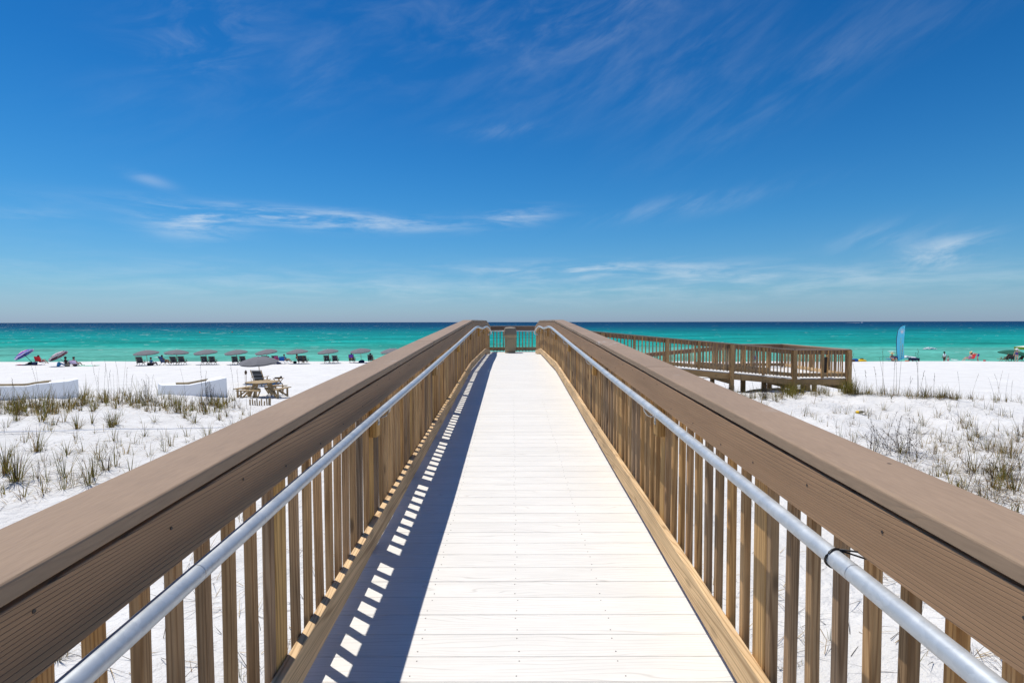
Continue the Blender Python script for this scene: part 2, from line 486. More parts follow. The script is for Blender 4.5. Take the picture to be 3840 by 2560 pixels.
def sea_mat():
    m = bpy.data.materials.new('gulf water'); m.use_nodes = True
    t = m.node_tree
    for n in list(t.nodes): t.nodes.remove(n)
    g = N(t, 'ShaderNodeNewGeometry')
    sp = N(t, 'ShaderNodeSeparateXYZ'); t.links.new(g.outputs['Position'], sp.inputs[0])
    X, Y = sp.outputs[0], sp.outputs[1]
    # sandbars: depth bands bend slowly along the shore
    cb = N(t, 'ShaderNodeCombineXYZ')
    t.links.new(mth(t, 'MULTIPLY', X, .012), cb.inputs[0]); t.links.new(mth(t, 'MULTIPLY', Y, .045), cb.inputs[1])
    nb = N(t, 'ShaderNodeTexNoise', i_Scale=1.0, i_Detail=4.0, i_Roughness=.55); t.links.new(cb.outputs[0], nb.inputs['Vector'])
    tt = mth(t, 'DIVIDE', 84.0, mth(t, 'MAXIMUM', Y, 60.0))
    tw = mth(t, 'ADD', tt, mth(t, 'MULTIPLY', mth(t, 'SUBTRACT', nb.outputs[0], .5), mth(t, 'MULTIPLY', tt, .34)))
    cr = N(t, 'ShaderNodeValToRGB')
    pts = [(0.0, (.003, .036, .095)), (.06, (.003, .044, .11)), (.12, (.003, .066, .132)), (.18, (.004, .112, .16)), (.25, (.005, .175, .19)),
           (.38, (.008, .235, .222)), (.52, (.012, .258, .222)), (.60, (.026, .28, .232)), (.68, (.085, .33, .275)), (.80, (.095, .35, .285)), (.90, (.085, .345, .272)), (1.0, (.12, .37, .295))]
    e = cr.color_ramp.elements
    while len(e) > 1: e.remove(e[-1])
    e[0].position, e[0].color = pts[0][0], rgb(pts[0][1])
    for a, c in pts[1:]:
        q = e.new(a); q.color = rgb(c)
    t.links.new(tw, cr.inputs[0])
    # wave streaks of three sizes, long side along the shore
    def wv(fx, fy, sc, det, rough=.6):
        c_ = N(t, 'ShaderNodeCombineXYZ')
        t.links.new(mth(t, 'MULTIPLY', X, fx), c_.inputs[0]); t.links.new(mth(t, 'MULTIPLY', Y, fy), c_.inputs[1])
        n_ = N(t, 'ShaderNodeTexNoise', i_Scale=sc, i_Detail=det, i_Roughness=rough, i_Distortion=.2)
        t.links.new(c_.outputs[0], n_.inputs['Vector'])
        return n_.outputs[0]
    w1, w2, w3 = wv(.03, .055, 1.0, 8, .82), wv(.5, .9, 1.0, 4), wv(.012, .04, 1.0, 5, .6)
    lum = mth(t, 'MULTIPLY', mrange(t, w1, .3, .7, .50, 1.5, False), mth(t, 'MULTIPLY', mrange(t, w2, .3, .7, .74, 1.26, False), mrange(t, w3, .3, .7, .80, 1.20, False)))
    scn = N(t, 'ShaderNodeVectorMath', operation='SCALE')
    t.links.new(cr.outputs[0], scn.inputs[0]); t.links.new(lum, scn.inputs['Scale'])
    # flecks of foam on the wave tops, more of them towards the left
    f1 = wv(.16, .30, 1.0, 3, .55)
    f2 = wv(.03, .04, 1.0, 3)
    side = mrange(t, mth(t, 'DIVIDE', X, mth(t, 'MAXIMUM', Y, 60.0)), -.95, .3, .0, .035, False)
    fo = mth(t, 'MULTIPLY', mrange(t, mth(t, 'SUBTRACT', f1, side), .655, .70, 0, 1), mrange(t, f2, .38, .58, .2, 1))
    ff = wv(.035, .045, 1.0, 3)
    fo2 = mth(t, 'MULTIPLY', mrange(t, mth(t, 'SUBTRACT', ff, side), .66, .70, 0, .8), mrange(t, Y, 180, 320, 0, 1))
    fo = mth(t, 'MINIMUM', mth(t, 'ADD', fo, fo2), .95)
    mx = N(t, 'ShaderNodeMix', data_type='RGBA')
    t.links.new(fo, mx.inputs[0]); t.links.new(scn.outputs[0], mx.inputs[6]); mx.inputs[7].default_value = (.78, .80, .78, 1)
    bp = N(t, 'ShaderNodeBump', i_Strength=.6, i_Distance=1.0)
    t.links.new(mth(t, 'ADD', mth(t, 'MULTIPLY', w1, .55), mth(t, 'MULTIPLY', w2, .22)), bp.inputs['Height'])
    df = N(t, 'ShaderNodeBsdfDiffuse'); gl = N(t, 'ShaderNodeBsdfGlossy', i_Roughness=.22)
    t.links.new(mx.outputs[2], df.inputs[0]); t.links.new(bp.outputs[0], df.inputs['Normal']); t.links.new(bp.outputs[0], gl.inputs['Normal'])
    ms = N(t, 'ShaderNodeMixShader'); ms.inputs[0].default_value = .04
    t.links.new(df.outputs[0], ms.inputs[1]); t.links.new(gl.outputs[0], ms.inputs[2])
    o = N(t, 'ShaderNodeOutputMaterial'); t.links.new(ms.outputs[0], o.inputs[0])
    return m


m_sea = sea_mat()


def attr_mat(name, rough=.7, trans=.28):
    m, t, p = newmat(name)
    a = N(t, 'ShaderNodeAttribute', attribute_name='tint')
    t.links.new(a.outputs['Color'], p.inputs['Base Color'])
    p.inputs['Roughness'].default_value = rough
    p.inputs['Specular IOR Level'].default_value = .25
    tr = N(t, 'ShaderNodeBsdfTranslucent')
    t.links.new(a.outputs['Color'], tr.inputs[0])
    ms = N(t, 'ShaderNodeMixShader'); ms.inputs[0].default_value = trans
    t.links.new(p.outputs[0], ms.inputs[1]); t.links.new(tr.outputs[0], ms.inputs[2])
    t.links.new(ms.outputs[0], t.nodes['Material Output'].inputs[0])
    return m


m_grass = attr_mat('dune grass')
m_foam = plain('sea foam', (.80, .82, .82), .9, 0, .05, 6, bump=.3)

# ---------------------------------------------------------------- ground and sea
SEA = -6.4


def lerp_pts(pts, x):
    if x <= pts[0][0]: return pts[0][1]
    for (a, b), (c, d) in zip(pts, pts[1:]):
        if x <= c:
            k = (x - a) / (c - a)
            return b + (d - b) * k
    return pts[-1][1]


def sstep(a, b, x):
    k = max(0, min(1, (x - a) / (b - a)))
    return k * k * (3 - 2 * k)


BEACH = [(-10, -3.1), (18, -3.35), (25, -3.62), (34, -4.0), (45, -4.38), (59, -4.82), (70, -5.2), (71, -5.26), (79, -6.35), (88, -7.0), (120, -8.5)]


def zg(x, y):
    b = lerp_pts(BEACH, y) - .14 * sstep(2, 14, x) * sstep(40, 62, y)
    n = noise.noise((x * .16, y * .16, 1.7)) * .22 + noise.noise((x * .5, y * .5, 4.2)) * .09 + noise.noise((x * 1.4, y * 1.4, 9.1)) * .055 + noise.noise((x * 3.1, y * 3.1, 5.3)) * .026
    if x > 0: n = n * 1.5 + noise.noise((x * .33, y * .33, 12.4)) * .18
    else: n = n * 1.2
    # dune field on both sides of the walkway
    if x < 0:
        front = 19.0 + 1.2 * math.sin(x * .35) + .8 * noise.noise((x * .3, 0, 3))
        top = lerp_pts([(-8, -2.62), (3, -2.55), (10, -2.68), (18, -2.96)], y) + .10 * math.sin(x * .45 + 1)
    else:
        yc = 18.6 - max(0, x - 10.7) * .95
        front = max(13.2, yc) + .5 * math.sin(x * .8)
        top = lerp_pts([(-8, -2.62), (3, -2.62), (9, -2.62), (16, -2.45), (19, -2.5)], y)
        top += .26 * math.exp(-((x - 12.8) / 1.8) ** 2 - ((y - 15.8) / 2.6) ** 2) - .16 * math.exp(-((x - 9.0) / 1.4) ** 2 - ((y - 12.5) / 2.5) ** 2) - .12 * sstep(3, 1, x) + .20 * math.exp(-((x - 11.2) / 1.9) ** 2 - ((y - 17.8) / 1.5) ** 2)
    k = sstep(front + 5.5, front, y)
    d = top + n
    bz = b + n * .25 + .015 * noise.noise((x * 1.1, y * 1.1, 6))
    return bz + (d - bz) * k


def at(px, py):
    """the point of the ground under a pixel of the photograph"""
    r = ray(px, py)
    t, st = 1.0, .12
    while t < 140:
        p = r * t
        if p.z <= zg(p.x, p.y):
            for _ in range(12):
                st *= .5
                p = r * t
                t += -st if p.z <= zg(p.x, p.y) else st
            p = r * t
            return Vector((p.x, p.y, zg(p.x, p.y)))
        t += st
    p = r * 140
    return Vector((p.x, p.y, zg(p.x, p.y)))


def stations(segs):
    out = []
    for a, b, s in segs:
        n_ = max(1, int(round((b - a) / s)))
        out += [a + (b - a) * i / n_ for i in range(n_)]
    out.append(segs[-1][1])
    return out


def build_ground():
    xs = stations([(-420, -120, 25), (-120, -40, 3), (-40, -22, .6), (-22, 20, .16), (20, 40, .6), (40, 120, 3), (120, 420, 25)])
    ys = stations([(-30, -4, 1.5), (-4, 0, .4), (0, 24, .16), (24, 40, .4), (40, 72, .7), (72, 100, 1.5)])
    nx = len(xs)
    v = [(x, y, zg(x, y)) for y in ys for x in xs]
    f = [(j * nx + i, j * nx + i + 1, (j + 1) * nx + i + 1, (j + 1) * nx + i) for j in range(len(ys) - 1) for i in range(nx - 1)]
    me = bpy.data.meshes.new('sand'); me.from_pydata(v, [], f)
    me.materials.append(m_sand)
    me.polygons.foreach_set('use_smooth', [True] * len(f))
    tag(link('sand', me), 'white quartz sand of the dunes and the beach', kind='structure')


build_ground()
me = bpy.data.meshes.new('sea')
ysx = [76, 90, 120, 200, 400, 1000, 4000, 24000]
xsx = [-24000, -3000, -400, 0, 400, 3000, 24000]
me.from_pydata([(x, y, SEA) for y in ysx for x in xsx], [],
               [(j * 7 + i, j * 7 + i + 1, (j + 1) * 7 + i + 1, (j + 1) * 7 + i) for j in range(7) for i in range(6)])
me.materials.append(m_sea)
tag(link('sea', me), 'turquoise sea turning deep blue towards the horizon', kind='structure')

# ---------------------------------------------------------------- boardwalk
XC = 0.028
PATH = [(-3, -1.6545), (10.3, -.9700), (15.9, -.975), (19.0, -1.195), (30, -1.195)]
def dz(y): return lerp_pts(PATH, y)
CAPH = [(-3, 1.075), (1, 1.07), (5.15, 1.05), (10.2, 1.012), (19, 1.03), (22, 1.04)]
def ch(y): return lerp_pts(CAPH, y)
PITCH_D = .1437

walk = empty('boardwalk', (0, 0, 0), label='white decked boardwalk rising gently between its two railings towards the sea', kind='structure')


def board_mesh(name, L, Wd, T, mat, axis=0, r=.003):
    """deck board with eased top edges; long side along the axis; top face at z = 0"""
    mb = MB()
    w = Wd / 2
    prof = [(-w, -T), (w, -T), (w, -r), (w - r, 0), (-w + r, 0), (-w, -r)]
    vs, n_ = [], len(prof)
    for e in (-L / 2, L / 2):
        for a, b in prof: vs.append((e, a, b) if axis == 0 else (-a, e, b))
    fs = [(i, i + n_, (i + 1) % n_ + n_, (i + 1) % n_) for i in range(n_)]
    fs = [f[::-1] for f in fs]
    fs += [tuple(range(n_))[::-1], tuple(range(n_, 2 * n_))]
    mb.add(vs, fs)
    me_ = mb.mesh(name, mat)
    bm = bmesh.new(); bm.from_mesh(me_); bmesh.ops.recalc_face_normals(bm, faces=bm.faces); bm.to_mesh(me_); bm.free()
    return me_


dm = board_mesh('deck_board', 1.86, PITCH_D - .0011, .026, m_deck)
y = -0.62
# seams fall where the photograph has them: one at Y = 1.995
y = 1.995 - PITCH_D * 19 + PITCH_D / 2
i = 0
while y < 21.25:
    s_ = (dz(y + .02) - dz(y - .02)) / .04
    link('deck_board', dm, walk, (XC + random.uniform(-.004, .004), y, dz(y) + random.uniform(-.0005, .0005)), (math.atan(s_), 0, random.uniform(-.0006, .0006)))
    y += PITCH_D; i += 1
for sx_ in (-.80, 0, .80):
    mb = MB()
    ps = [-1.0, 10.3, 15.9, 19.0, 21.2]
    for a, b in zip(ps, ps[1:]):
        mb.bar((XC + sx_, a, dz(a) - .15), (XC + sx_, b, dz(b) - .15), .038, .235)
    mb.build('joist', m_old_x, walk)
for y in [0.5 + 2.44 * k for k in range(9)]:
    for sx_ in (-.7, .76):
        zb = zg(sx_, y) - .3
        MB().box((0, 0, 0), (.14, .14, dz(y) - .27 - zb)).build('pile', m_old_z, walk, (sx_, y, (dz(y) - .27 + zb) / 2))
mb = MB()
for k in range(-8, 40):
    yy = 1.995 - PITCH_D * .5 + PITCH_D * k
    for xx in (-.40, .02, .44):
        for q in (-.04, .045):
            c = Vector((xx + random.uniform(-.008, .008), yy + q, dz(yy + q) + .0002))
            mb.lathe([(.0032, -.0005), (.0032, .0006)], 6, 0, Matrix.Translation(c))
o = mb.build('screws', plain('deck screws', (.18, .16, .14)), walk); o['kind'] = 'stuff'
# joint strip of the decking where two board runs meet
# ---------------------------------------------------------------- railings
def chamfer_prism(w, d, L, c=.004):
    mb = MB()
    x, yv = w / 2, d / 2
    pr = [(-x + c, -yv), (x - c, -yv), (x, -yv + c), (x, yv - c), (x - c, yv), (-x + c, yv), (-x, yv - c), (-x, -yv + c)]
    vs = [(a, b, z) for z in (-L / 2, L / 2) for a, b in pr]
    fs = [(i, (i + 1) % 8, (i + 1) % 8 + 8, i + 8) for i in range(8)] + [tuple(range(8))[::-1], tuple(range(8, 16))]
    return mb.add(vs, fs)


def sweep(name, stn, ctr, prof, mat, parent, smooth=False):
    """prof (a across, b up) swept through stn: list of (point, across, up)"""
    o0 = Vector(ctr)
    mb = MB(); n_ = len(prof)
    vs = []
    for p, ac, up in stn:
        for a, b in prof: vs.append(Vector(p) + ac * a + up * b - o0)
    fs = []
    for k in range(len(stn) - 1):
        for i in range(n_):
            j = (i + 1) % n_
            fs.append((k * n_ + i, k * n_ + j, (k + 1) * n_ + j, (k + 1) * n_ + i))
    e = (len(stn) - 1) * n_
    fs += [tuple(range(n_))[::-1], tuple(e + i for i in range(n_))]
    mb.add(vs, fs)
    me_ = mb.mesh(name, mat)
    bm = bmesh.new(); bm.from_mesh(me_); bmesh.ops.recalc_face_normals(bm, faces=bm.faces); bm.to_mesh(me_); bm.free()
    if smooth: 
        me_.polygons.foreach_set('use_smooth', [True] * len(me_.polygons))
    return link(name, me_, parent, o0)


def rprof(a0, a1, b0, b1, rt=.010, rb=.003):
    """rectangle with rounded top corners"""
    pr = [(a0 + rb, b0), (a1 - rb, b0), (a1, b0 + rb)]
    for k in range(4):
        q = math.pi / 2 * k / 3
        pr.append((a1 - rt + rt * math.cos(q), b1 - rt + rt * math.sin(q)))
    for k in range(4):
        q = math.pi / 2 * k / 3
        pr.append((a0 + rt - rt * math.sin(q), b1 - rt + rt * math.cos(q)))
    pr.append((a0, b0 + rb))
    return pr


bal_me = [chamfer_prism(.029, .036, .985).mesh('baluster', m_pine_z) for _ in range(1)][0]
post_me = chamfer_prism(.036, .089, 1.25, .004).mesh('post', m_post)
UPZ = Vector((0, 0, 1))


def main_railing(side, joints_cap, joints_rail, joints_kick, label):
    s = side
    rt = empty('railing', (0, 0, 0), label=label, cat='railing')
    ac = Vector((s, 0, 0))                                            # across, outwards

    def run(name, y0, y1, prof_of, mat, gap=.0012, wob=.0015, seed=0):
        n_ = max(2, int((y1 - y0) / .35) + 1)
        st = []
        for k in range(n_ + 1):
            yy = y0 + gap + (y1 - y0 - 2 * gap) * k / n_
            wv = noise.noise((yy * .9, s * 3 + seed, 2.2)) * wob
            wz = noise.noise((yy * .8, s * 5 + seed, 7.7)) * wob
            st.append((Vector((XC + s * wv, yy, dz(yy) + wz)), ac, UPZ))
        ym = (y0 + y1) / 2
        # the height of the profile follows the cap height at each station
        return st, (XC + s * .85, ym, dz(ym) + .9)

    for q, (a, b) in enumerate(zip(joints_cap, joints_cap[1:])):
        st, c = run('cap', a, b, None, None, .0012, .003, q)
        hm = [(p + UPZ * ch(p.y), x, u) for p, x, u in st]
        sweep('cap_board', hm, c, rprof(.793, .982, -.036, 0, .007), m_cap_y, rt, False)
    for q, (a, b) in enumerate(zip(joints_rail, joints_rail[1:])):
        st, c = run('rail', a, b, None, None, .0012, .002, q + 20)
        hm = [(p + UPZ * (ch(p.y) - .046), x, u) for p, x, u in st]
        sweep('rail_board', hm, c, rprof(.7965, .8215, -.140, 0, .004), m_fas_y, rt)
        sweep('backing_rail', [(p - UPZ * .006, x, u) for p, x, u in hm], c, rprof(.8227, .8575, -.128, 0, .002), m_kick_y, rt)
    for q, (a, b) in enumerate(zip(joints_kick, joints_kick[1:])):
        st, c = run('kick', a, b, None, None, .0015, .004, q + 40)
        hm = [(p + UPZ * .04, x, u) for p, x, u in st]
        sweep('kick_board', hm, c, rprof(.820, .8575, 0, .138, .004), m_kick_y, rt)
    # posts every 1.22 m, eight balusters between each pair
    posts = [3.08 + 1.22 * k for k in range(-3, 14)]
    for k, yp in enumerate(posts):
        link('post', post_me, rt, (XC + s * .8762, yp, dz(yp) + ch(yp) - .038 - .625), (random.uniform(-.004, .004), random.uniform(-.003, .003), random.choice((0, math.pi))))
        if k < len(posts) - 1:
            for j in range(9):
                yb = yp + .0445 + .0877 + .019 + j * .1257 + random.uniform(-.005, .005)
                if j == 8: yb = posts[k + 1] - .0445 - .0205
                h = ch(yb)
                link('baluster', bal_me, rt, (XC + s * (.8735 + random.uniform(0, .002)), yb, dz(yb) + h - .040 - .4925), (random.gauss(0, .007 if j < 8 else .001), random.gauss(0, .003), random.choice((0, math.pi))))
    # rows of screws
    mb = MB()
    for yy in [0.55 + .305 * k for k in range(60)]:
        if yy > 18.8: break
        for dh in ((.075, .135)[len(mb.v) // 48 % 2],):
            c = Vector((XC + s * .796, yy + random.uniform(-.03, .03), dz(yy) + ch(yy) - dh - .01 + random.uniform(-.02, .02)))
            mb.lathe([(.0038, -.0004), (.0038, .0012)], 6, 0, Matrix.Translation(c) @ Matrix.Rotation(-s * math.pi / 2, 4, 'Y'))
    o = mb.build('screws', m_screw, rt); o['kind'] = 'stuff'
    # galvanised handrail on wooden blocks
    HP = [(-1.2, dz(-1.2) + .873), (1.2, dz(1.2) + .872), (3.0, dz(3) + .870), (6.5, dz(6.5) + .865), (10.2, dz(10.2) + .868), (11.0, -.100), (12.0, -.140), (12.9, -.155), (14.0, -.130), (15.0, -.128), (16.0, -.175), (17.3, -.29), (17.8, -.35)]
    pts = []
    for k in range(len(HP) * 8):
        yy = HP[0][0] + (HP[-1][0] - HP[0][0]) * k / (len(HP) * 8 - 1)
        zz = sum(lerp_pts(HP, yy + d_) for d_ in (-.25, -.12, 0, .12, .25)) / 5
        inn = .742 - .012 * sstep(2.6, 4.2, yy)
        pts.append(Vector((XC + s * inn, yy, zz)))
    e = pts[-1]
    pts += [e + Vector((s * .01, .05, -.04)), e + Vector((s * .04, .07, -.075)), e + Vector((s * .12, .07, -.085))]
    o0 = Vector((XC + s * .733, 6, -.5))
    hr = MB().tube([p - o0 for p in pts], .0212, 16).build('handrail', m_galv, rt, o0, True)
    for k in range(0, 13, 2):
        yp = 3.08 + 1.22 * (k - (2 if s < 0 else 2))
        if yp < -.5 or yp > 17.5: continue
        h = ch(yp)
        bz = dz(yp) + h - .188
        b = MB()
        b.add(*(lambda q: (q.v, q.f))(chamfer_prism(.040, .088, .20, .004)), 0, Matrix.Translation((0, 0, -.10)))
        b.build('handrail_block', m_post, rt, (XC + s * (.858 - .020 - .001), yp, bz))
        zz = lerp_pts(HP, yp)
        m_ = MB()
        m_.box((0, 0, -.02), (.004, .028, .06))
        m_.tube([(0, 0, -.002), (-s * .02, 0, -.004), (-s * .045, 0, .006), (-s * .062, 0, .03), (-s * .070, 0, zz - bz + .085 - .018)], .006, 6)
        m_.lathe([(.005, 0), (.005, .004)], 6, 0, Matrix.Translation((-s * .002, 0, -.035)) @ Matrix.Rotation(-s * math.pi / 2, 4, 'Y'))
        m_.build('bracket', m_steel, hr, Vector((XC + s * .8145, yp, bz - .085)) - o0)
    for yj in ((1.17,) if s < 0 else (1.165, 5.9)):
        zz = lerp_pts(HP, yj)
        MB().tube([(0, -.0012, 0), (0, .0012, 0)], .0216, 16).build('pipe_joint', m_steel, hr, Vector((XC + s * .742, yj, zz)) - o0)
    return rt


main_railing(-1, [-1.2, 5.15, 10.25, 14.8, 19.05], [-1.2, 5.15, 10.25, 14.8, 19.05], [-1.2, 3.9, 6.2, 9.4, 13.0, 15.95, 19.05],
             'long railing on the left side of the boardwalk, shaded on its inner face')
main_railing(1, [-1.2, 3.22, 8.1, 10.25, 14.8, 19.05], [-1.2, 5.7, 10.25, 14.8, 19.05], [-1.2, 5.2, 10.3, 15.95, 19.05],
             'long sunlit railing on the right side of the boardwalk, zip tie on its handrail')

# zip tie round the right handrail and the baluster behind it
yz = 1.235
zt = dz(yz) + .872
hx = XC + .742
mb = MB()
ring = [(hx + .0235 * math.cos(a), yz + .004 * math.sin(a * 2), zt + .0235 * math.sin(a)) for a in [2 * math.pi * k / 16 for k in range(17)]]
mb.tube(ring, .0026, 6)
mb.tube([(hx + .01, yz, zt + .022), (hx + .08, yz + .0, zt + .012), (hx + .125, yz - .012, zt + .006)], .0022, 6)
mb.tube([(hx + .01, yz, zt + .020), (hx + .07, yz + .0, zt + .0), (hx + .125, yz - .012, zt - .008)], .0022, 6)
mb.box((hx + .075, yz, zt + .010), (.009, .006, .006))
o0 = Vector((hx, yz, zt))
mb.v = [tuple(Vector(p) - o0) for p in mb.v]
tag(mb.build('zip_tie', m_black, None, o0, True), 'black zip tie looped round the right galvanised handrail near the camera', 'zip tie')


def cross_railing(name_label, A, B, za, zb, inward, hcap=1.05, with_posts=None, pitch=.1298, nbal=True, kick=True, handrail=False, ground_posts=(), fascia=True,
                  flatcap=.2, rail=True, bal_range=None):
    """a straight railing from A to B (x, y); za, zb deck heights; inward: unit vector to the walking side"""
    rt = empty('railing', (0, 0, 0), label=name_label, cat='railing')
    A, B = Vector((A[0], A[1], za)), Vector((B[0], B[1], zb))
    L = (B - A).xy.length
    d = Vector((B.x - A.x, B.y - A.y, 0)).normalized()
    inw = Vector((inward[0], inward[1], 0))
    ax = abs(d.x) > abs(d.y)
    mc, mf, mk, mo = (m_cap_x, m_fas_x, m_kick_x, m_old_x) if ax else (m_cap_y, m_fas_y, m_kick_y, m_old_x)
    P = lambda u: A.lerp(B, u / L)
    nseg = max(1, int(round(L / 3.6)))
    for k in range(nseg):
        a, b = L * k / nseg + .001, L * (k + 1) / nseg - .001
        st = [(P(q) + UPZ * hcap, inw, UPZ) for q in (a, b)]
        c = P((a + b) / 2) + UPZ * hcap
        sweep('cap_board', st, c, rprof(-.10, .10, -.034, 0, .009), mc, rt)
        if rail:
            st = [(P(q) + UPZ * (hcap - .037), inw, UPZ) for q in (a, b)]
            sweep('rail_board', st, c, rprof(.02, .046, -.15, 0, .003), mf, rt)
        if kick:
            st = [(P(q) + UPZ * .05, inw, UPZ) for q in (a, b)]
            sweep('kick_board', st, c, rprof(.0205, .058, 0, .135, .003), mk, rt)
    if nbal:
        u = .12
        lo, hi = bal_range or (0, L)
        while u < L - .03:
            if lo <= u <= hi and not any(abs(u - q) < .08 for q in (with_posts or [])):
                p = P(u)
                link('baluster', bal_me, rt, (p.x - 0.0 * inw.x, p.y, p.z + hcap - .038 - .4925), (random.gauss(0, .005), random.gauss(0, .008), random.choice((0, math.pi)) + (math.pi / 2 if ax else 0)))
            u += pitch
    for q in (with_posts or []):
        p = P(q)
        big = any(abs(q - g) < .02 for g in ground_posts)
        zt_ = p.z + hcap - .036
        if big:
            zb_ = zg(p.x, p.y) - .3
            w = .135
            c = p - inw * (.0195 + w / 2 + .003 - .02)
        else:
            zb_ = p.z + .005; w = .085
            c = p - inw * (.022)
        chamfer_prism(w, w, zt_ - zb_, .006).build('post', m_old_z, rt, (c.x, c.y, (zt_ + zb_) / 2))
    if handrail:
        o0 = A + inw * .13
        MB().tube([P(q) + inw * .13 + UPZ * .84 - o0 for q in (0.05, L - .05)], .0212, 10).build('handrail', m_galv, rt, o0, True)
    return rt


YN, YM, YF = 19.12, 21.25, 23.8
cross_railing('brown railing across the end of the boardwalk, behind the trash bin', (-.99, YM), (1.06, YM), -1.2, -1.2, (0, -1), 1.045,
              with_posts=[.045, 2.0], handrail=True)
# landing side, closed on the left
cross_railing('short side railing closing the left of the landing beyond the left railing', (-.97, 19.15), (-.97, YM - .06), -1.2, -1.2, (1, 0), 1.045, with_posts=[.05, 1.0])
SL = .0925
XA, XB, XE = .98, 10.29, 12.3
ZP = -1.2 - SL * (XB - XA)
gp = [1.24 + 2.343 * k - .98 + .02 for k in range(4)]
g_abs = [3.28, 5.63, 7.98, 10.29]
cross_railing('railing along the near edge of the ramp sloping down to the right', (XA, YN), (XB, YN), -1.2, ZP, (0, 1), 1.05,
              with_posts=[.06] + [g - XA for g in g_abs[:-1]] + [g - XA + 1.17 for g in [.95, 3.28, 5.63, 7.98]] + [XB - XA - .02],
              ground_posts=[g - XA for g in g_abs[:-1]] + [XB - XA - .02])
cross_railing('railing on the near side of the flat turning platform of the ramp', (XB + .06, YN), (XE, YN), ZP, ZP, (0, 1), 1.05,
              with_posts=[.95, XE - XB - .12], ground_posts=[XE - XB - .12])
cross_railing('railing on the right side of the turning platform with silver handrail', (XE - .02, YN + .12), (XE - .02, YF - .12), ZP, ZP, (-1, 0), 1.05,
              with_posts=[.05, 1.2, 2.35, 3.5, 4.4], handrail=True)
cross_railing('railing on the seaward side of the turning platform', (10.45, YF), (XE, YF), ZP, ZP, (0, -1), 1.05,
              with_posts=[.05, .95, 1.8], handrail=True)
XL2 = 2.2
ZL2 = ZP - SL * (10.4 - XL2)
cross_railing('railing along the seaward edge of the lower ramp running back to the left', (XL2, YF), (10.4, YF), ZL2, ZP, (0, -1), 1.05,
              with_posts=[.05] + [1.17 * k for k in range(1, 7)])
cross_railing('short middle railing between the upper and lower ramps', (7.4, YM + .1), (10.5, YM + .1), -1.2 - SL * (7.4 - XA), ZP, (0, -1), 1.05,
              with_posts=[.05, 1.2, 2.35, 3.05])
# ramp decks
ramp = empty('ramp', (0, 0, 0), label='switchback ramp with white decking and brown timber sides', kind='structure')
rb1 = board_mesh('deck_board', YM - YN + .05, PITCH_D - .004, .026, m_deck_y, 1)
rb2 = board_mesh('deck_board', YF - YN - .02, PITCH_D - .004, .026, m_deck_y, 1)
rb3 = board_mesh('deck_board', YF - YM - .16, PITCH_D - .004, .026, m_deck_y, 1)
x = XA + .02
while x < XE - .05:
    zz = -1.2 - SL * (min(x, XB) - XA)
    tl = math.atan(SL) if x < XB else 0
    if x < XB: link('deck_board', rb1, ramp, (x, (YN + YM) / 2, zz - .006), (0, tl, 0))
    else: link('deck_board', rb2, ramp, (x, (YN + YF) / 2, zz - .006))
    x += PITCH_D
x = 10.3
while x > XL2:
    link('deck_board', rb3, ramp, (x - .06, (YM + YF) / 2 + .1, ZP - SL * (10.3 - x) - .006), (0, -math.atan(SL), 0))
    x -= PITCH_D
def beam(name, a, b, w, h, mat=m_old_x):
    c = (Vector(a) + Vector(b)) / 2
    MB().bar(Vector(a) - c, Vector(b) - c, w, h).build(name, mat, ramp, c)
for a, b in zip([XA, 3.35, 5.70, 8.05], [3.21, 5.56, 7.91, 10.2]):
    beam('rim_board', (a, YN - .02, -1.2 - SL * (a - XA) - .145), (b, YN - .02, -1.2 - SL * (b - XA) - .145), .04, .21)
beam('rim_board', (10.37, YN - .02, ZP - .145), (12.14, YN - .02, ZP - .145), .04, .21)
beam('rim_board', (XE + .03, YN - .08, ZP - .15), (XE + .03, YF, ZP - .15), .04, .22)
beam('rim_board', (XA, YM + .03, -1.35), (XB, YM + .03, ZP - .15), .04, .22)
beam('rim_board', (XL2, YF + .03, ZL2 - .15), (10.4, YF + .03, ZP - .15), .04, .22)
beam('rim_board', (10.4, YF + .03, ZP - .15), (XE, YF + .03, ZP - .15), .04, .22)
for xx in (3.28, 5.63, 7.98, 10.29, 12.1):
    zt_ = -1.2 - SL * (min(xx, XB) - XA) - .26
    beam('cross_beam', (xx, YN + .06, zt_ - .07), (xx, YM - .02, zt_ - .07), .05, .2)
    for yy in (YM - .1,):
        zb_ = zg(xx, yy) - .3
        chamfer_prism(.14, .14, zt_ - zb_, .006).build('pile', m_old_z, ramp, (xx + .10, yy, (zt_ + zb_) / 2))
    if xx > 3:
        for yy in (YM + .55, YF - .05):
            zt2 = ZP - SL * (10.3 - min(xx, 10.3)) - .05
            zb_ = zg(xx, yy) - .3
            if zt2 > zb_ + .2:
                chamfer_prism(.14, .14, zt2 - .15 - zb_, .006).build('pile', m_old_z, ramp, (xx + .2, yy, (zt2 - .15 + zb_) / 2))
for xx, yy in ((8.9, 20.2), (9.9, 20.6), (6.9, 20.3), (11.6, 20.9)):
    zt_ = -1.2 - SL * (min(xx, XB) - XA) - .1
    zb_ = zg(xx, yy) - .3
    chamfer_prism(.14, .14, zt_ - zb_, .006).build('pile', m_old_z, ramp, (xx, yy, (zt_ + zb_) / 2))
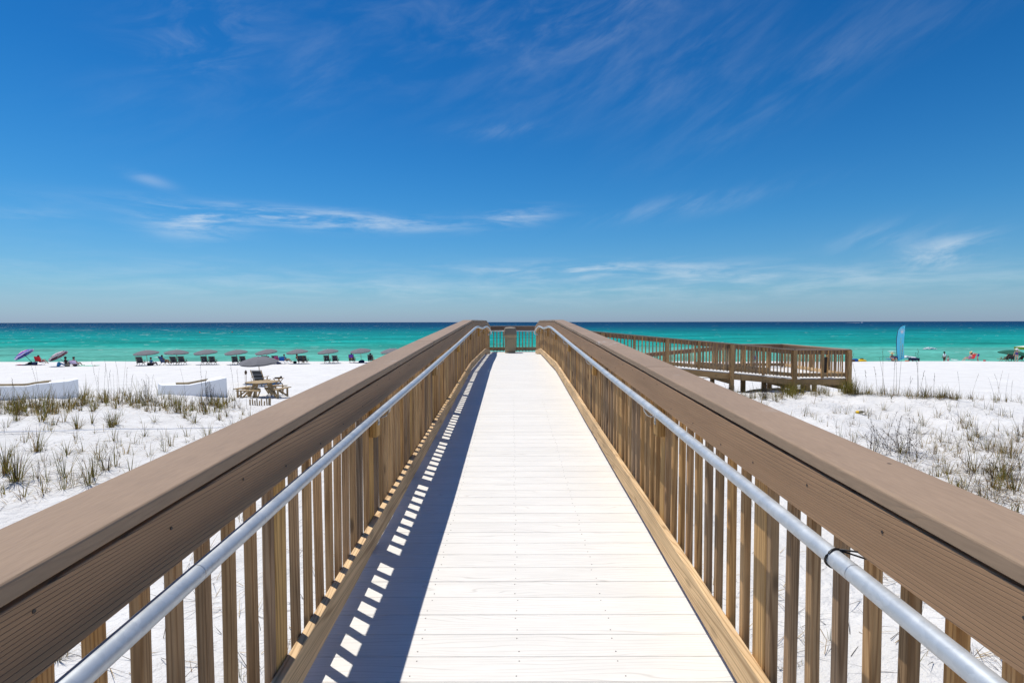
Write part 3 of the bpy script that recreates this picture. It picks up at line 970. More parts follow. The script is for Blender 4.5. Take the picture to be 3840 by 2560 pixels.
# black board leaning on the platform railing
bo = MB()
pr = []
for k in range(13):
    a = math.pi * k / 12
    pr.append((.105 * math.cos(a), .62 + .16 * math.sin(a)))
pr = [(.125, 0.02)] + pr + [(-.125, 0.02)]
n_ = len(pr)
bo.add([(a, -.02, b) for a, b in pr] + [(a, .02, b) for a, b in pr],
       [tuple(range(n_)), tuple(range(n_, 2 * n_))[::-1]] + [(i, i + n_, (i + 1) % n_ + n_, (i + 1) % n_) for i in range(n_)])
o = bo.build('board', m_black, None, (11.55, YN + .30, ZP), rot=(R(10), 0, 0))
tag(o, 'tall narrow black board leaning inside the platform railing', 'board')

# ---------------------------------------------------------------- trash bin
bn = empty('trash_bin', (-.07, 20.4, -1.2), 0, 'brown plastic trash bin with hooded lid at the end of the boardwalk', 'trash bin')


def rsq(w, d, z, r=.06, k=4):
    out = []
    for cx, cy, a0 in ((w / 2 - r, d / 2 - r, 0), (-w / 2 + r, d / 2 - r, 90), (-w / 2 + r, -d / 2 + r, 180), (w / 2 - r, -d / 2 + r, 270)):
        for j in range(k + 1):
            a = R(a0 + 90 * j / k)
            out.append((cx + r * math.cos(a), cy + r * math.sin(a), z))
    return out


def loft(rings, mb=None, cap=True):
    mb = mb or MB()
    n_ = len(rings[0])
    vs = [p for r_ in rings for p in r_]
    fs = [(k * n_ + i, k * n_ + (i + 1) % n_, (k + 1) * n_ + (i + 1) % n_, (k + 1) * n_ + i) for k in range(len(rings) - 1) for i in range(n_)]
    if cap: fs += [tuple(range(n_))[::-1], tuple((len(rings) - 1) * n_ + i for i in range(n_))]
    return mb.add(vs, fs)


loft([rsq(.39, .39, 0), rsq(.40, .40, .02), rsq(.425, .425, .35), rsq(.44, .44, .60), rsq(.455, .455, .63), rsq(.49, .49, .68), rsq(.50, .50, .705)]).build('body', m_bin, bn, smooth=False)
lid = loft([rsq(.515, .515, .708, .05), rsq(.515, .515, .735, .05), rsq(.48, .46, .86, .05), rsq(.435, .40, .965, .06), rsq(.36, .33, .992, .08), rsq(.12, .10, 1.006, .04)]).build('lid', m_binlid, bn)
MB().box((0, 0, 0), (.34, .012, .16)).build('flap', m_binlid, lid, (0, -.246, .82), rot=(R(-9), 0, 0))
for q in (-.13, .13): MB().box((0, 0, 0), (.03, .012, .05)).build('latch', m_bin, bn, (q, -.236, .655))
MB().box((0, 0, 0), (.27, .010, .44)).build('front_panel', m_bin, bn, (0, -.2165, .33), rot=(R(2.6), 0, 0))


# ---------------------------------------------------------------- copies
def kids(o): return [c for c in bpy.data.objects if c.parent == o]


def copy_tree(o, parent=None):
    c = o.copy(); COL.objects.link(c)
    if parent: c.parent = parent
    for k in o.children: copy_tree(k, c)
    return c


# ---------------------------------------------------------------- beach umbrellas
def umbrella(name, label, mats, ringcol, rad=1.22, h=1.62, rise=.42, pole_m=m_polewood, group=None, sag=.05, valance=True, tape=None):
    rt = empty(name, label=label, cat='umbrella', group=group)
    ng, nr, sub = 8, 6, 4
    mb = MB()
    seg = ng * sub
    vs = [(0, 0, h + rise)]
    for i in range(1, nr + 1):
        t = i / nr
        for k in range(seg):
            a = 2 * math.pi * k / seg
            f = math.sin(math.pi * (k % sub) / sub)
            rr = rad * t * (1 - .045 * f * t)
            vs.append((rr * math.cos(a), rr * math.sin(a), h + rise * (1 - t ** 1.75) - sag * f * t * t))
    fs, ms = [], []
    for k in range(seg): fs.append((0, 1 + k, 1 + (k + 1) % seg)); ms.append(ringcol(0, k // sub))
    for i in range(nr - 1):
        for k in range(seg):
            k2 = (k + 1) % seg
            fs.append((1 + i * seg + k, 1 + (i + 1) * seg + k, 1 + (i + 1) * seg + k2, 1 + i * seg + k2)); ms.append(ringcol(i + 1, k // sub))
    mb.v, mb.f, mb.m = vs, fs, ms
    mb.build('canopy', mats, rt)
    if valance:
        v = MB()
        b = 1 + (nr - 1) * seg
        up = [Vector(vs[b + k]) for k in range(seg)]
        dn = [p + Vector((-p.x * .05, -p.y * .05, -.13 + .03 * math.sin(math.pi * (k % sub) / sub))) for k, p in enumerate(up)]
        up = [p * 1.0 for p in up]
        v.add(up + dn, [(k, k + seg, (k + 1) % seg + seg, (k + 1) % seg) for k in range(seg)])
        v.build('valance', mats[0], rt)
        tp = MB()
        tp.tube([p + Vector((0, 0, .004)) for p in up] + [up[0]], .010, 4)
        tp.build('edge_tape', tape or mats[0], rt)
    ri = MB()
    for k in range(ng):
        a = 2 * math.pi * k / ng
        ri.tube([(0, 0, h + rise - .03), (rad * .5 * math.cos(a), rad * .5 * math.sin(a), h + rise * (1 - .5 ** 1.75) - .02), (rad * .97 * math.cos(a), rad * .97 * math.sin(a), h - .01)], .008, 4)
        ri.tube([(0, 0, h - .12), (rad * .5 * math.cos(a), rad * .5 * math.sin(a), h + rise * (1 - .5 ** 1.75) - .03)], .006, 4)
    ri.build('ribs', pole_m, rt)
    MB().tube([(0, 0, -.3), (0, 0, h + rise)], .024, 8).build('pole', pole_m, rt)
    MB().ball((0, 0, h + rise + .035), .035, 8, 5).build('finial', C['white'], rt)
    return rt


# ---------------------------------------------------------------- chairs
def lounger(label, group=None, fab=m_dark, towel=None):
    rt = empty('beach_chair', label=label, cat='chair', group=group)
    for s in (-1, 1):
        f = MB()
        f.bar((s * .32, -.40, 1.02), (s * .32, .06, .24), .035, .045)
        f.bar((s * .32, -.08, .30), (s * .32, .82, .34), .035, .045)
        f.bar((s * .25, -.30, 0.0), (s * .25, .22, .36), .03, .04)
        f.bar((s * .25, .62, 0.0), (s * .25, .30, .36), .03, .04)
        f.bar((s * .35, .20, .34), (s * .35, .36, .56), .03, .035)
        f.bar((s * .35, .42, .34), (s * .35, .30, .56), .03, .035)
        f.build('side_frame', m_chair_wood, rt)
        MB().bar((s * .36, -.16, .56), (s * .36, .52, .575), .06, .02).build('armrest', m_chair_wood, rt)
    b = MB()
    n_ = 7
    vs = []
    for k in range(n_):
        t = .06 + .88 * k / (n_ - 1)
        yy, zz = -.40 + .46 * t, 1.02 - .78 * t
        bow = .03 * math.sin(math.pi * t)
        for sx_ in (-.275, .275): vs.append((sx_, yy + bow, zz))
    b.add(vs + [(x_, y_ - .012, z_ - .004) for x_, y_, z_ in vs],
          [(2 * k, 2 * k + 1, 2 * k + 3, 2 * k + 2) for k in range(n_ - 1)] + [(2 * n_ + 2 * k + 1, 2 * n_ + 2 * k, 2 * n_ + 2 * k + 2, 2 * n_ + 2 * k + 3) for k in range(n_ - 1)])
    bk = b.build('backrest', fab, rt)
    c = MB()
    for t in (.02, .36, .66):
        c.bar((-.33, -.40 + .46 * t - .02, 1.02 - .78 * t), (.33, -.40 + .46 * t - .02, 1.02 - .78 * t), .03, .03)
    c.build('crossbars', m_grey_in, rt)
    MB().box((0, .36, .315), (.56, .84, .02)).build('seat', fab, rt)
    if towel:
        t = MB()
        t.box((0, -.47, .86), (.52, .03, .36), Matrix.Rotation(0, 4, 'X'))
        t.box((0, -.40, 1.03), (.53, .16, .03))
        tw = t.build('towel', towel, None)
        return rt, tw
    return rt


def camp_chair(label, mat, frame=m_steel, group=None):
    rt = empty('camp_chair', label=label, cat='chair', group=group)
    b = MB()
    vs = []
    for k in range(6):
        t = k / 5
        for j in range(5):
            u = -1 + j / 2
            vs.append((u * (.27 + .02 * t), -.18 - .16 * t - .05 * (1 - u * u), .36 + .50 * t))
    b.add(vs, [(k * 5 + j, k * 5 + j + 1, k * 5 + j + 6, k * 5 + j + 5) for k in range(5) for j in range(4)])
    b.add([(x_, y_ + .015, z_) for x_, y_, z_ in vs], [(k * 5 + j, k * 5 + j + 5, k * 5 + j + 6, k * 5 + j + 1) for k in range(5) for j in range(4)])
    b.build('backrest', mat, rt)
    MB().box((0, .05, .36), (.52, .48, .02)).build('seat', mat, rt)
    f = MB()
    for s in (-1, 1):
        f.tube([(s * .29, -.36, .88), (s * .29, -.15, .35), (s * .27, .28, .02)], .011, 6)
        f.tube([(s * .27, -.30, .02), (s * .29, .28, .38), (s * .30, .30, .58)], .011, 6)
        f.tube([(s * .30, -.28, .58), (s * .30, .32, .58)], .014, 6)
    f.tube([(-.27, .28, .02), (.27, .28, .02)], .01, 6)
    f.tube([(-.27, -.30, .02), (.27, -.30, .02)], .01, 6)
    f.build('frame', frame, rt)
    return rt


# ---------------------------------------------------------------- people
def skin_mesh(name, joints, edges, mat, root=0, sub=1):
    """joints: list of (pos, rx, ry); one continuous skinned surface"""
    me_ = bpy.data.meshes.new(name)
    me_.from_pydata([j[0] for j in joints], edges, [])
    o = bpy.data.objects.new(name, me_); COL.objects.link(o)
    sk = o.modifiers.new('s', 'SKIN'); sk.use_smooth_shade = True
    for k, j in enumerate(joints):
        v = me_.skin_vertices[0].data[k]
        v.radius = (j[1], j[2] if len(j) > 2 else j[1]); v.use_root = (k == root)
    sb = o.modifiers.new('b', 'SUBSURF'); sb.levels = sub; sb.render_levels = sub
    dg = bpy.context.evaluated_depsgraph_get()
    m2 = bpy.data.meshes.new_from_object(o.evaluated_get(dg))
    m2.materials.clear(); m2.materials.append(mat)
    bpy.data.objects.remove(o)
    bpy.data.meshes.remove(me_)
    return m2


POSE = {
    'stand': dict(pel=(0, 0, .93), ch=(0, .0, 1.22), nk=(0, -.01, 1.44), hd=(0, .03, 1.56), tp=(0, .02, 1.68), kn=[(-.11, .04, .50), (.11, .0, .50)], an=[(-.12, .0, .08), (.12, -.06, .08)],
                  el=[(-.26, -.03, 1.12), (.26, -.03, 1.12)], wr=[(-.27, .09, .90), (.27, .09, .90)]),
    'hatup': dict(pel=(0, 0, .93), ch=(0, .0, 1.22), nk=(0, -.01, 1.44), hd=(0, .03, 1.56), tp=(0, .02, 1.68), kn=[(-.11, .04, .50), (.11, .0, .50)], an=[(-.12, .0, .08), (.12, -.06, .08)],
                  el=[(-.32, .06, 1.30), (.26, -.03, 1.12)], wr=[(-.20, .12, 1.56), (.27, .09, .90)]),
    'sit': dict(pel=(0, .0, .40), ch=(0, -.16, .66), nk=(0, -.24, .86), hd=(0, -.22, .97), tp=(0, -.23, 1.09), kn=[(-.13, .44, .52), (.13, .44, .50)], an=[(-.13, .74, .12), (.13, .78, .10)],
                el=[(-.30, -.06, .58), (.30, -.06, .58)], wr=[(-.30, .20, .60), (.30, .20, .60)]),
    'ground': dict(pel=(0, 0, .13), ch=(0, -.10, .42), nk=(0, -.13, .63), hd=(0, -.10, .75), tp=(0, -.10, .87), kn=[(-.16, .34, .38), (.16, .36, .34)], an=[(-.12, .50, .07), (.14, .58, .07)],
                   el=[(-.27, .02, .34), (.27, .02, .34)], wr=[(-.18, .26, .30), (.18, .26, .30)]),
    'lie': dict(pel=(0, 0, .14), ch=(0, -.32, .15), nk=(0, -.52, .17), hd=(0, -.64, .18), tp=(0, -.75, .18), kn=[(-.12, .44, .12), (.12, .42, .30)], an=[(-.13, .84, .08), (.13, .70, .07)],
                el=[(-.30, -.30, .10), (.30, -.30, .10)], wr=[(-.26, -.06, .10), (.26, -.06, .10)]),
    'bend': dict(pel=(0, 0, .90), ch=(0, .30, 1.02), nk=(0, .50, 1.03), hd=(0, .61, 1.08), tp=(0, .70, 1.15), kn=[(-.11, .06, .50), (.11, .04, .50)], an=[(-.13, -.06, .08), (.13, -.04, .08)],
                 el=[(-.26, .50, .80), (.26, .50, .80)], wr=[(-.20, .56, .58), (.20, .56, .58)]),
}


def person(label, loc, rz, pose, skin=m_skin, top=None, bottom=None, hair=m_hair, hat=None, scale=1.0, long_hair=False, one_piece=None):
    P = {k: ([Vector(q) for q in v] if isinstance(v, list) else Vector(v)) for k, v in POSE[pose].items()}
    rt = empty('person', loc, rz, label, 'person')
    rt.scale = (scale,) * 3
    up = (P['nk'] - P['pel']).normalized()
    sx_ = Vector((1, 0, 0))
    J, E = [], []

    def j(p, r, r2=None, par=None):
        J.append((tuple(p), r, r2 or r)); k = len(J) - 1
        if par is not None: E.append((par, k))
        return k
    pel = j(P['pel'], .125, .10)
    wa = j(P['pel'].lerp(P['ch'], .55), .11, .09, pel)
    ch_ = j(P['ch'], .135, .10, wa)
    sh = j(P['ch'].lerp(P['nk'], .72), .10, .075, ch_)
    nk = j(P['nk'], .052, .052, sh)
    hd = j(P['hd'], .082, .092, nk)
    j(P['tp'], .062, .07, hd)
    for q, s in enumerate((-1, 1)):
        sp = P['ch'].lerp(P['nk'], .68) + sx_ * (s * .175)
        a = j(sp, .052, None, sh)
        b = j(P['el'][q], .040, None, a)
        c = j(P['wr'][q], .028, None, b)
        dr = (P['wr'][q] - P['el'][q]).normalized()
        d = j(P['wr'][q] + dr * .07, .030, .018, c)
        for fi, fo in enumerate((-.024, -.008, .008, .024)):
            j(P['wr'][q] + dr * (.15 - .012 * abs(fi - 1.5)) + sx_ * fo, .0085, None, d)
        j(P['wr'][q] + dr * .08 - sx_ * (s * .05), .009, None, c)
        hp = P['pel'] + sx_ * (s * .095) - up * .05
        h = j(hp, .088, None, pel)
        k = j(P['kn'][q], .058, None, h)
        th = hp.lerp(P['kn'][q], .45)
        an = j(P['an'][q], .038, None, k)
        fw = Vector((0, .14, -.03)) if pose in ('stand', 'hatup', 'bend') else Vector((0, .09, .06))
        j(P['an'][q] + Vector((0, .0, -.04)) + fw, .03, .025, an)
    link('body', skin_mesh('body', J, E, skin), rt)
    hc = P['hd'].lerp(P['tp'], .45)
    hdir = (P['tp'] - P['nk']).normalized()
    if hair:
        m_ = MB()
        m_.ball(hc - Vector((0, .022, 0)) + hdir * .022, .108, 10, 6)
        if long_hair: m_.ball(P['nk'].lerp(P['hd'], .4) - Vector((0, .06, 0)), .085, 8, 5, sc=(1, .7, 1.3))
        m_.build('hair', hair, rt, smooth=True)
    # face
    fdir = Vector((0, 1, 0)) if abs(hdir.y) < .8 else Vector((0, .2, 1)).normalized()
    fc = MB()
    for s in (-1, 1): fc.ball(hc + fdir * .088 + sx_ * (s * .034), .011, 6, 4)
    fc.build('eyes', m_hair, rt)
    fn = MB(); fn.ball(hc + fdir * .098 - hdir * .022, .016, 6, 4); fn.ball(hc + fdir * .086 - hdir * .06, .018, 6, 4, sc=(1.5, .6, .5)); fn.build('nose_and_mouth', skin, rt)
    def shell(nm, pts, mat):
        JJ = [(tuple(p), a, b) for p, a, b, _ in pts]
        EE = [(pp, k) for k, (_, _, _, pp) in enumerate(pts) if pp is not None]
        link(nm, skin_mesh(nm, JJ, EE, mat), rt)
    if top:
        a_, b_ = P['ch'].lerp(P['nk'], .66), P['pel'].lerp(P['ch'], .1)
        shell('shirt', [(b_, .145, .118, None), (P['ch'], .155, .118, 0), (a_, .125, .092, 1),
                        (a_ + sx_ * .19, .066, .066, 2), (a_ - sx_ * .19, .066, .066, 2),
                        (Vector(a_ + sx_ * .19).lerp(P['el'][1], .55), .060, .060, 3), (Vector(a_ - sx_ * .19).lerp(P['el'][0], .55), .060, .060, 4)], top)
    if bottom:
        hl, hr_ = P['pel'] - sx_ * .095 - up * .05, P['pel'] + sx_ * .095 - up * .05
        shell('shorts', [(P['pel'] + up * .05, .145, .118, None), (hl, .105, .105, 0), (hr_, .105, .105, 0), (hl.lerp(P['kn'][0], .6), .085, .085, 1), (hr_.lerp(P['kn'][1], .6), .085, .085, 2)], bottom)
    if one_piece:
        hl, hr_ = P['pel'] - sx_ * .09 - up * .07, P['pel'] + sx_ * .09 - up * .07
        shell('swimsuit', [(P['pel'], .142, .118, None), (P['ch'], .150, .114, 0), (P['ch'].lerp(P['nk'], .4), .12, .09, 1), (hl, .098, .098, 0), (hr_, .098, .098, 0)], one_piece)
    if hat:
        kind, mat = hat
        M = Matrix.Translation(hc + hdir * .055) @ UPZ.rotation_difference(hdir).to_matrix().to_4x4()
        h_ = MB()
        if kind == 'cap':
            h_.lathe([(.112, 0), (.112, .05), (.09, .095), (.03, .115)], 12, 0, M)
            h_.box((0, .14, .012), (.15, .14, .016), M)
        else:
            h_.lathe([(.235, -.03), (.24, -.022), (.115, .012), (.108, .075), (.085, .105), (.02, .11)], 14, 0, M)
        h_.build('hat', mat, rt)
    return rt


def face(v):                                                            # rz so that local +y looks along v
    return math.atan2(-v[0], v[1])


# row of nine grey umbrellas on the left beach
UW = [(554, 1366.0), (663, 1365.0), (777, 1364.2), (891.5, 1363.2), (1006, 1362.2), (1119.5, 1361.2), (1235.5, 1360.2), (1356, 1359.3), (1470, 1358.5)]
ULAB = ['grey beach umbrella leftmost of the row, over one chair and a lying person',
        'grey beach umbrella second from left in the row, beside the blue chair',
        'grey beach umbrella third from left in the row, over two empty chairs',
        'grey beach umbrella fourth from left in the row, just left of the nearer umbrella',
        'grey beach umbrella of the row directly behind the nearer grey umbrella',
        'grey beach umbrella of the row just right of the blue and maroon camp chairs',
        'grey beach umbrella over two widely spaced empty chairs, seventh in the row',
        'grey beach umbrella over the chair draped with a purple towel',
        'grey beach umbrella at the right end of the row, half hidden by the railing']
up0 = umbrella('beach_umbrella', ULAB[0], [m_grey], lambda i, k: 0, rad=1.27, h=1.43, rise=.30, group='grey umbrellas in a row along the shore', tape=m_grey_in)
UPOS = []
for k, (px, py) in enumerate(UW):
    Yt = 59.2 + .82 * k
    r = ray(px, py)
    p = Vector((r.x / r.y * Yt, Yt, 0)); p.z = zg(p.x, p.y)
    UPOS.append(p)
    o = up0 if k == 0 else copy_tree(up0)
    o.location = p
    o['label'] = ULAB[k]
    o.rotation_euler = (R(random.uniform(3, 7)), R(-random.uniform(4, 8)) if k != 1 else R(1), random.uniform(0, .7))
# chairs of the row: (px, umbrella index, label)
ch0 = lounger('x', 'charcoal loungers under the row of umbrellas')
CHR = [(525, 0, 'charcoal beach chair under the leftmost umbrella of the row'),
       (652, 1, 'charcoal beach chair nearest the blue chair, left of its pair'),
       (682, 1, 'charcoal beach chair right of its pair, under the second umbrella of the row'),
       (767, 2, 'charcoal beach chair with white emblem, left under the third umbrella of the row'),
       (797, 2, 'charcoal beach chair right under the third umbrella of the row'),
       (882, 3, 'charcoal beach chair left under the fourth umbrella of the row'),
       (912, 3, 'charcoal beach chair right under the fourth umbrella of the row, left of the nearer umbrella'),
       (995, 4, 'charcoal beach chair seen just above the nearer umbrella'),
       (1031, 4, 'charcoal beach chair with a pink towel over its side'),
       (1128, 5, 'charcoal beach chair left of its close pair, person leaning beside it'),
       (1141, 5, 'charcoal beach chair right of its close pair with white emblem'),
       (1226, 6, 'charcoal beach chair with white emblem, left of the widely spaced pair'),
       (1257, 6, 'charcoal beach chair without emblem, right of the widely spaced pair'),
       (1319, 7, 'charcoal beach chair with a purple towel over its top'),
       (1390, 7, 'charcoal beach chair with a person in a dark hat, beside the railing edge'),
       (1460, 8, 'charcoal beach chair mostly hidden behind the railing cap')]
CPOS = {}
for k, (px, u, lab) in enumerate(CHR):
    Yt = UPOS[u].y - .35 + (.0 if k % 2 else .15)
    r = ray(px, 1360)
    p = Vector((r.x / r.y * Yt, Yt, 0)); p.z = zg(p.x, p.y)
    o = ch0 if k == 0 else copy_tree(ch0)
    o.location = p
    o.rotation_euler = (0, 0, R(random.uniform(8, 15)) if k < 9 else R(random.uniform(4, 10)))
    o['label'] = lab
    CPOS[px] = (p, o.rotation_euler.z)
    if 'white emblem' in lab:
        e = MB(); e.lathe([(.05, 0), (.05, .004)], 10, 0, Matrix.Translation((0, -.145, .585)) @ Matrix.Rotation(R(90 - 35), 4, 'X'))
        e.build('emblem', C['white'], o)


def gp_(px, Y):
    r = ray(px, 1360)
    p = Vector((r.x / r.y * Y, Y, 0)); p.z = zg(p.x, p.y)
    return p


def on_chair(px, dz_=0.0):
    p, rz = CPOS[px]
    return p, rz


# towels draped on chairs
def drape(label, px, mat, w=.5):
    p, rz = CPOS[px]
    t = MB()
    t.box((0, -.455, .84), (w, .022, .34)); t.box((0, -.405, 1.035), (w, .12, .02)); t.box((0, -.33, .94), (w, .022, .18))
    o = t.build('towel', mat, None, p, rot=(0, 0, rz))
    tag(o, label, 'towel')


drape('purple and blue towel over the top of a charcoal chair', 1319, C['purple'])
p, rz = CPOS[1031]
t = MB(); t.box((.12, -.2, .80), (.42, .25, .30)); t.box((.30, .1, .55), (.10, .6, .22)); t.ball((.16, -.1, .72), .2, 8, 5)
tag(t.build('towel', C['pink'], None, p + Vector((0.05, 0, 0)), rot=(0, 0, rz)), 'pink and red towel heaped on a charcoal chair', 'towel')

# blue sling chair with a sitting person between the first and second umbrella
bc = lounger('blue beach chair with a person sitting in it, between the first two grey umbrellas', None, C['blue'])
bc.location = gp_(612, 60.4); bc.rotation_euler = (0, 0, R(-14))
person('bare chested person sitting in the blue beach chair, knees to the right', gp_(613, 60.4) + Vector((.03, .05, .02)), R(-18), 'sit', m_skin, bottom=C['brown'], hair=m_hair)
person('person lying propped on the sand beside the leftmost grey umbrella, in blue and red', gp_(570, 59.3), R(-80), 'ground', m_skin2, top=C['sky'], bottom=C['maroon'], hair=m_hairb)
bg_ = MB(); bg_.ball((0, 0, .16), .22, 10, 6, sc=(1.2, .8, .9)); bg_.tube([(-.15, 0, .3), (0, 0, .45), (.15, 0, .3)], .015, 6)
tag(bg_.build('beach_bag', C['brown'], None, gp_(560, 58.7)), 'brown beach bag in front of the person under the leftmost grey umbrella', 'bag')
# group under umbrella five
c1 = camp_chair('bright blue folding camp chair right of the pink towel', C['blue']); c1.location = gp_(1058, 62.0); c1.rotation_euler = (0, 0, R(16))
c2 = camp_chair('maroon folding camp chair behind the bright blue one', C['maroon']); c2.location = gp_(1070, 63.2); c2.rotation_euler = (0, 0, R(-24))
person('person in a blue shirt sitting in the maroon camp chair', gp_(1071, 63.2) + Vector((.02, .03, 0)), R(-30), 'sit', m_skin2, top=C['sky'], bottom=C['brown'], hair=m_hairb)
person('person in pink sitting low behind the nearer grey umbrella', gp_(1010, 62.6), R(-40), 'ground', m_skin2, top=C['pink'], bottom=C['pink'], hair=m_hairb)
bg_ = MB(); bg_.ball((0, 0, .14), .2, 10, 6, sc=(1.3, .9, .9)); bg_.ball((.25, .05, .1), .12, 8, 5)
tag(bg_.build('beach_bag', C['navy'], None, gp_(1043, 61.3)), 'navy bag on the sand beside the chair with the pink towel', 'bag')
person('person sitting low left of the close pair of charcoal chairs', gp_(1119, 63.5), R(-25), 'sit', m_skin, bottom=C['black'], hair=m_hairb)
bg_ = MB(); bg_.ball((0, 0, .12), .2, 10, 6, sc=(1.2, .9, .8))
tag(bg_.build('beach_bag', C['black'], None, gp_(1106, 63.6)), 'black bag on the sand left of the close pair of charcoal chairs', 'bag')
p, rz = CPOS[1319]
person('person sitting in the chair with the purple towel, facing the sea', p + Vector((.02, .02, 0)), rz - .1, 'sit', m_skin, bottom=C['black'], hair=m_hair)
p, rz = CPOS[1390]
person('person wearing a dark hat sitting in the chair next to the boardwalk railing', p + Vector((0, .02, 0)), rz, 'sit', m_skin2, top=C['black'], bottom=C['navy'], hair=m_hair, hat=('brim', C['black']))
bg_ = MB(); bg_.ball((0, 0, .17), .26, 10, 6, sc=(1.3, .9, .8)); bg_.ball((-.3, .1, .1), .16, 8, 5); bg_.tube([(.1, 0, .3), (.12, 0, .5), (.2, 0, .3)], .015, 6)
tag(bg_.build('beach_bag', C['navy'], None, gp_(1357, 64.1)), 'dark navy bag at the foot of the umbrella pole over the purple towel', 'bag')

# two tilted umbrellas at the left
STR = [C['lilac'], C['maroon'], C['purple'], C['blue'], C['pink']]
u1 = umbrella('beach_umbrella', 'tilted striped umbrella in pink, purple and blue at the far left', STR,
              lambda i, k: 3 if i == 5 else ((0, 1, 0, 1, 2, 3)[i] if k in (4, 5, 3) else ((0, 4, 0, 4, 2, 3)[i] if k in (6, 7, 0) else (2, 3, 2, 3, 3, 3)[i])),
              rad=1.02, h=1.42, rise=.34, pole_m=C['navy'])
p = gp_(126, 60.5)
u1.location = p; u1.rotation_euler = Euler((R(14), R(-34), 0))
u1.location += Vector((.0, 0, .12))
u2 = umbrella('beach_umbrella', 'tilted maroon and grey umbrella, second from the left', [C['silver'], C['maroon'], m_grey],
              lambda i, k: 1 if (k in (4, 5) and i in (1, 2, 3)) or i == 5 else (2 if k == 3 else 0), rad=.98, h=1.32, rise=.30, pole_m=m_steel)
u2.location = gp_(248, 57.6) + Vector((0, 0, .1)); u2.rotation_euler = Euler((R(9), R(-33), 0))
rc = camp_chair('red folding beach chair beside the striped umbrella', C['red']); rc.location = gp_(149, 60.3); rc.rotation_euler = (0, 0, R(6)); rc.scale = (1.15,) * 3
person('person with dark hair sitting in the red chair, legs stretched to the right', gp_(150, 60.4) + Vector((.02, .05, 0)), R(-6), 'sit', m_skin, top=C['red'], bottom=C['navy'], hair=m_hair)
cl = empty('cooler', gp_(130, 59.8), R(-8), 'small navy cooler box under the striped umbrella', 'cooler')
loft([rsq(.42, .30, 0, .04), rsq(.44, .32, .30, .04)]).build('body', C['navy'], cl)
loft([rsq(.46, .34, .302, .04), rsq(.44, .32, .36, .05)]).build('lid', plain('cooler lid', (.08, .12, .22)), cl)
bg_ = MB(); bg_.ball((0, 0, .15), .24, 10, 6, sc=(1.7, .8, .85)); bg_.ball((.42, 0, .2), .18, 8, 5); bg_.ball((-.4, 0, .08), .14, 8, 5, sc=(2, 1, .6))
tag(bg_.build('beach_bag', C['black'], None, gp_(116, 60.2)), 'large black bag lying under the striped umbrella, left of the cooler', 'bag')


def flat_towel(label, px, Y, w, l, rz, mat):
    p = gp_(px, Y)
    mb = MB(); n_ = 8
    vs = []
    for i in range(n_ + 1):
        for j in range(3):
            vs.append((-w / 2 + w * i / n_, -l / 2 + l * j / 2, .02 + .012 * math.sin(i * 1.7 + j) + .02))
    k_ = len(vs)
    vs += [(a, b, c - .018) for a, b, c in vs]
    f = [(i * 3 + j, (i + 1) * 3 + j, (i + 1) * 3 + j + 1, i * 3 + j + 1) for i in range(n_) for j in range(2)]
    mb.add(vs, f + [tuple(k_ + q for q in ff[::-1]) for ff in f])
    tag(mb.build('towel', mat, None, p, rot=(0, 0, rz)), label, 'towel')


flat_towel('red towel spread left of the striped umbrella', 92, 60.4, 1.5, .7, R(8), C['red'])
flat_towel('mint green towel spread on the sand right of the maroon umbrella', 330, 58.4, 2.0, .9, R(6), C['mint'])
person('person with dark hair sitting up under the maroon and grey umbrella', gp_(251, 58.0), R(-70), 'ground', m_skin3, top=C['brown'], bottom=C['black'], hair=m_hair, scale=1.15)
bk = MB(); bk.lathe([(.20, 0), (.24, .26), (.22, .27)], 14)
for q in range(5): bk.lathe([(.208 + .008 * q, .04 + .045 * q), (.214 + .008 * q, .05 + .045 * q), (.206 + .008 * q, .06 + .045 * q)], 14)
tag(bk.build('beach_basket', plain('woven basket', (.22, .19, .15)), None, gp_(252, 57.1)), 'round woven beach basket in front of the person under the maroon umbrella', 'basket')
tc_ = camp_chair('low beach chair draped with a pale towel, right of the maroon umbrella', C['lilac']); tc_.location = gp_(279, 57.7); tc_.rotation_euler = (0, 0, R(8)); tc_.scale = (1.2, 1.1, .8)
person('person with dark hair sitting in the low chair with the pale towel', gp_(281, 57.9), R(-8), 'ground', m_skin, bottom=C['navy'], hair=m_hair, scale=1.15)
tb = MB(); tb.ball((0, 0, .24), .20, 10, 6, sc=(.9, .9, 1.2)); tb.bar((.1, 0, .34), (.75, 0, .10), .3, .05); tb.ball((-.1, 0, .08), .14, 8, 5)
tag(tb.build('towel', C['sky'], None, gp_(221, 57.6)), 'light blue and white towel bundle left of the maroon umbrella', 'towel')
for q, (px, Y) in enumerate(((315, 58.9), (355, 58.3))):
    f = MB(); f.box((0, 0, .02), (.11, .27, .03)); f.tube([(-.05, .04, .03), (0, .1, .08), (.05, .04, .03)], .01, 5)
    tag(f.build('sandal', C['black'], None, gp_(px, Y) + Vector((0, 0, .03)), rot=(0, 0, R(30 + 40 * q))),
        ('dark sandal on the near left corner of the mint green towel', 'dark sandal at the far right tip of the mint green towel')[q], 'sandal')

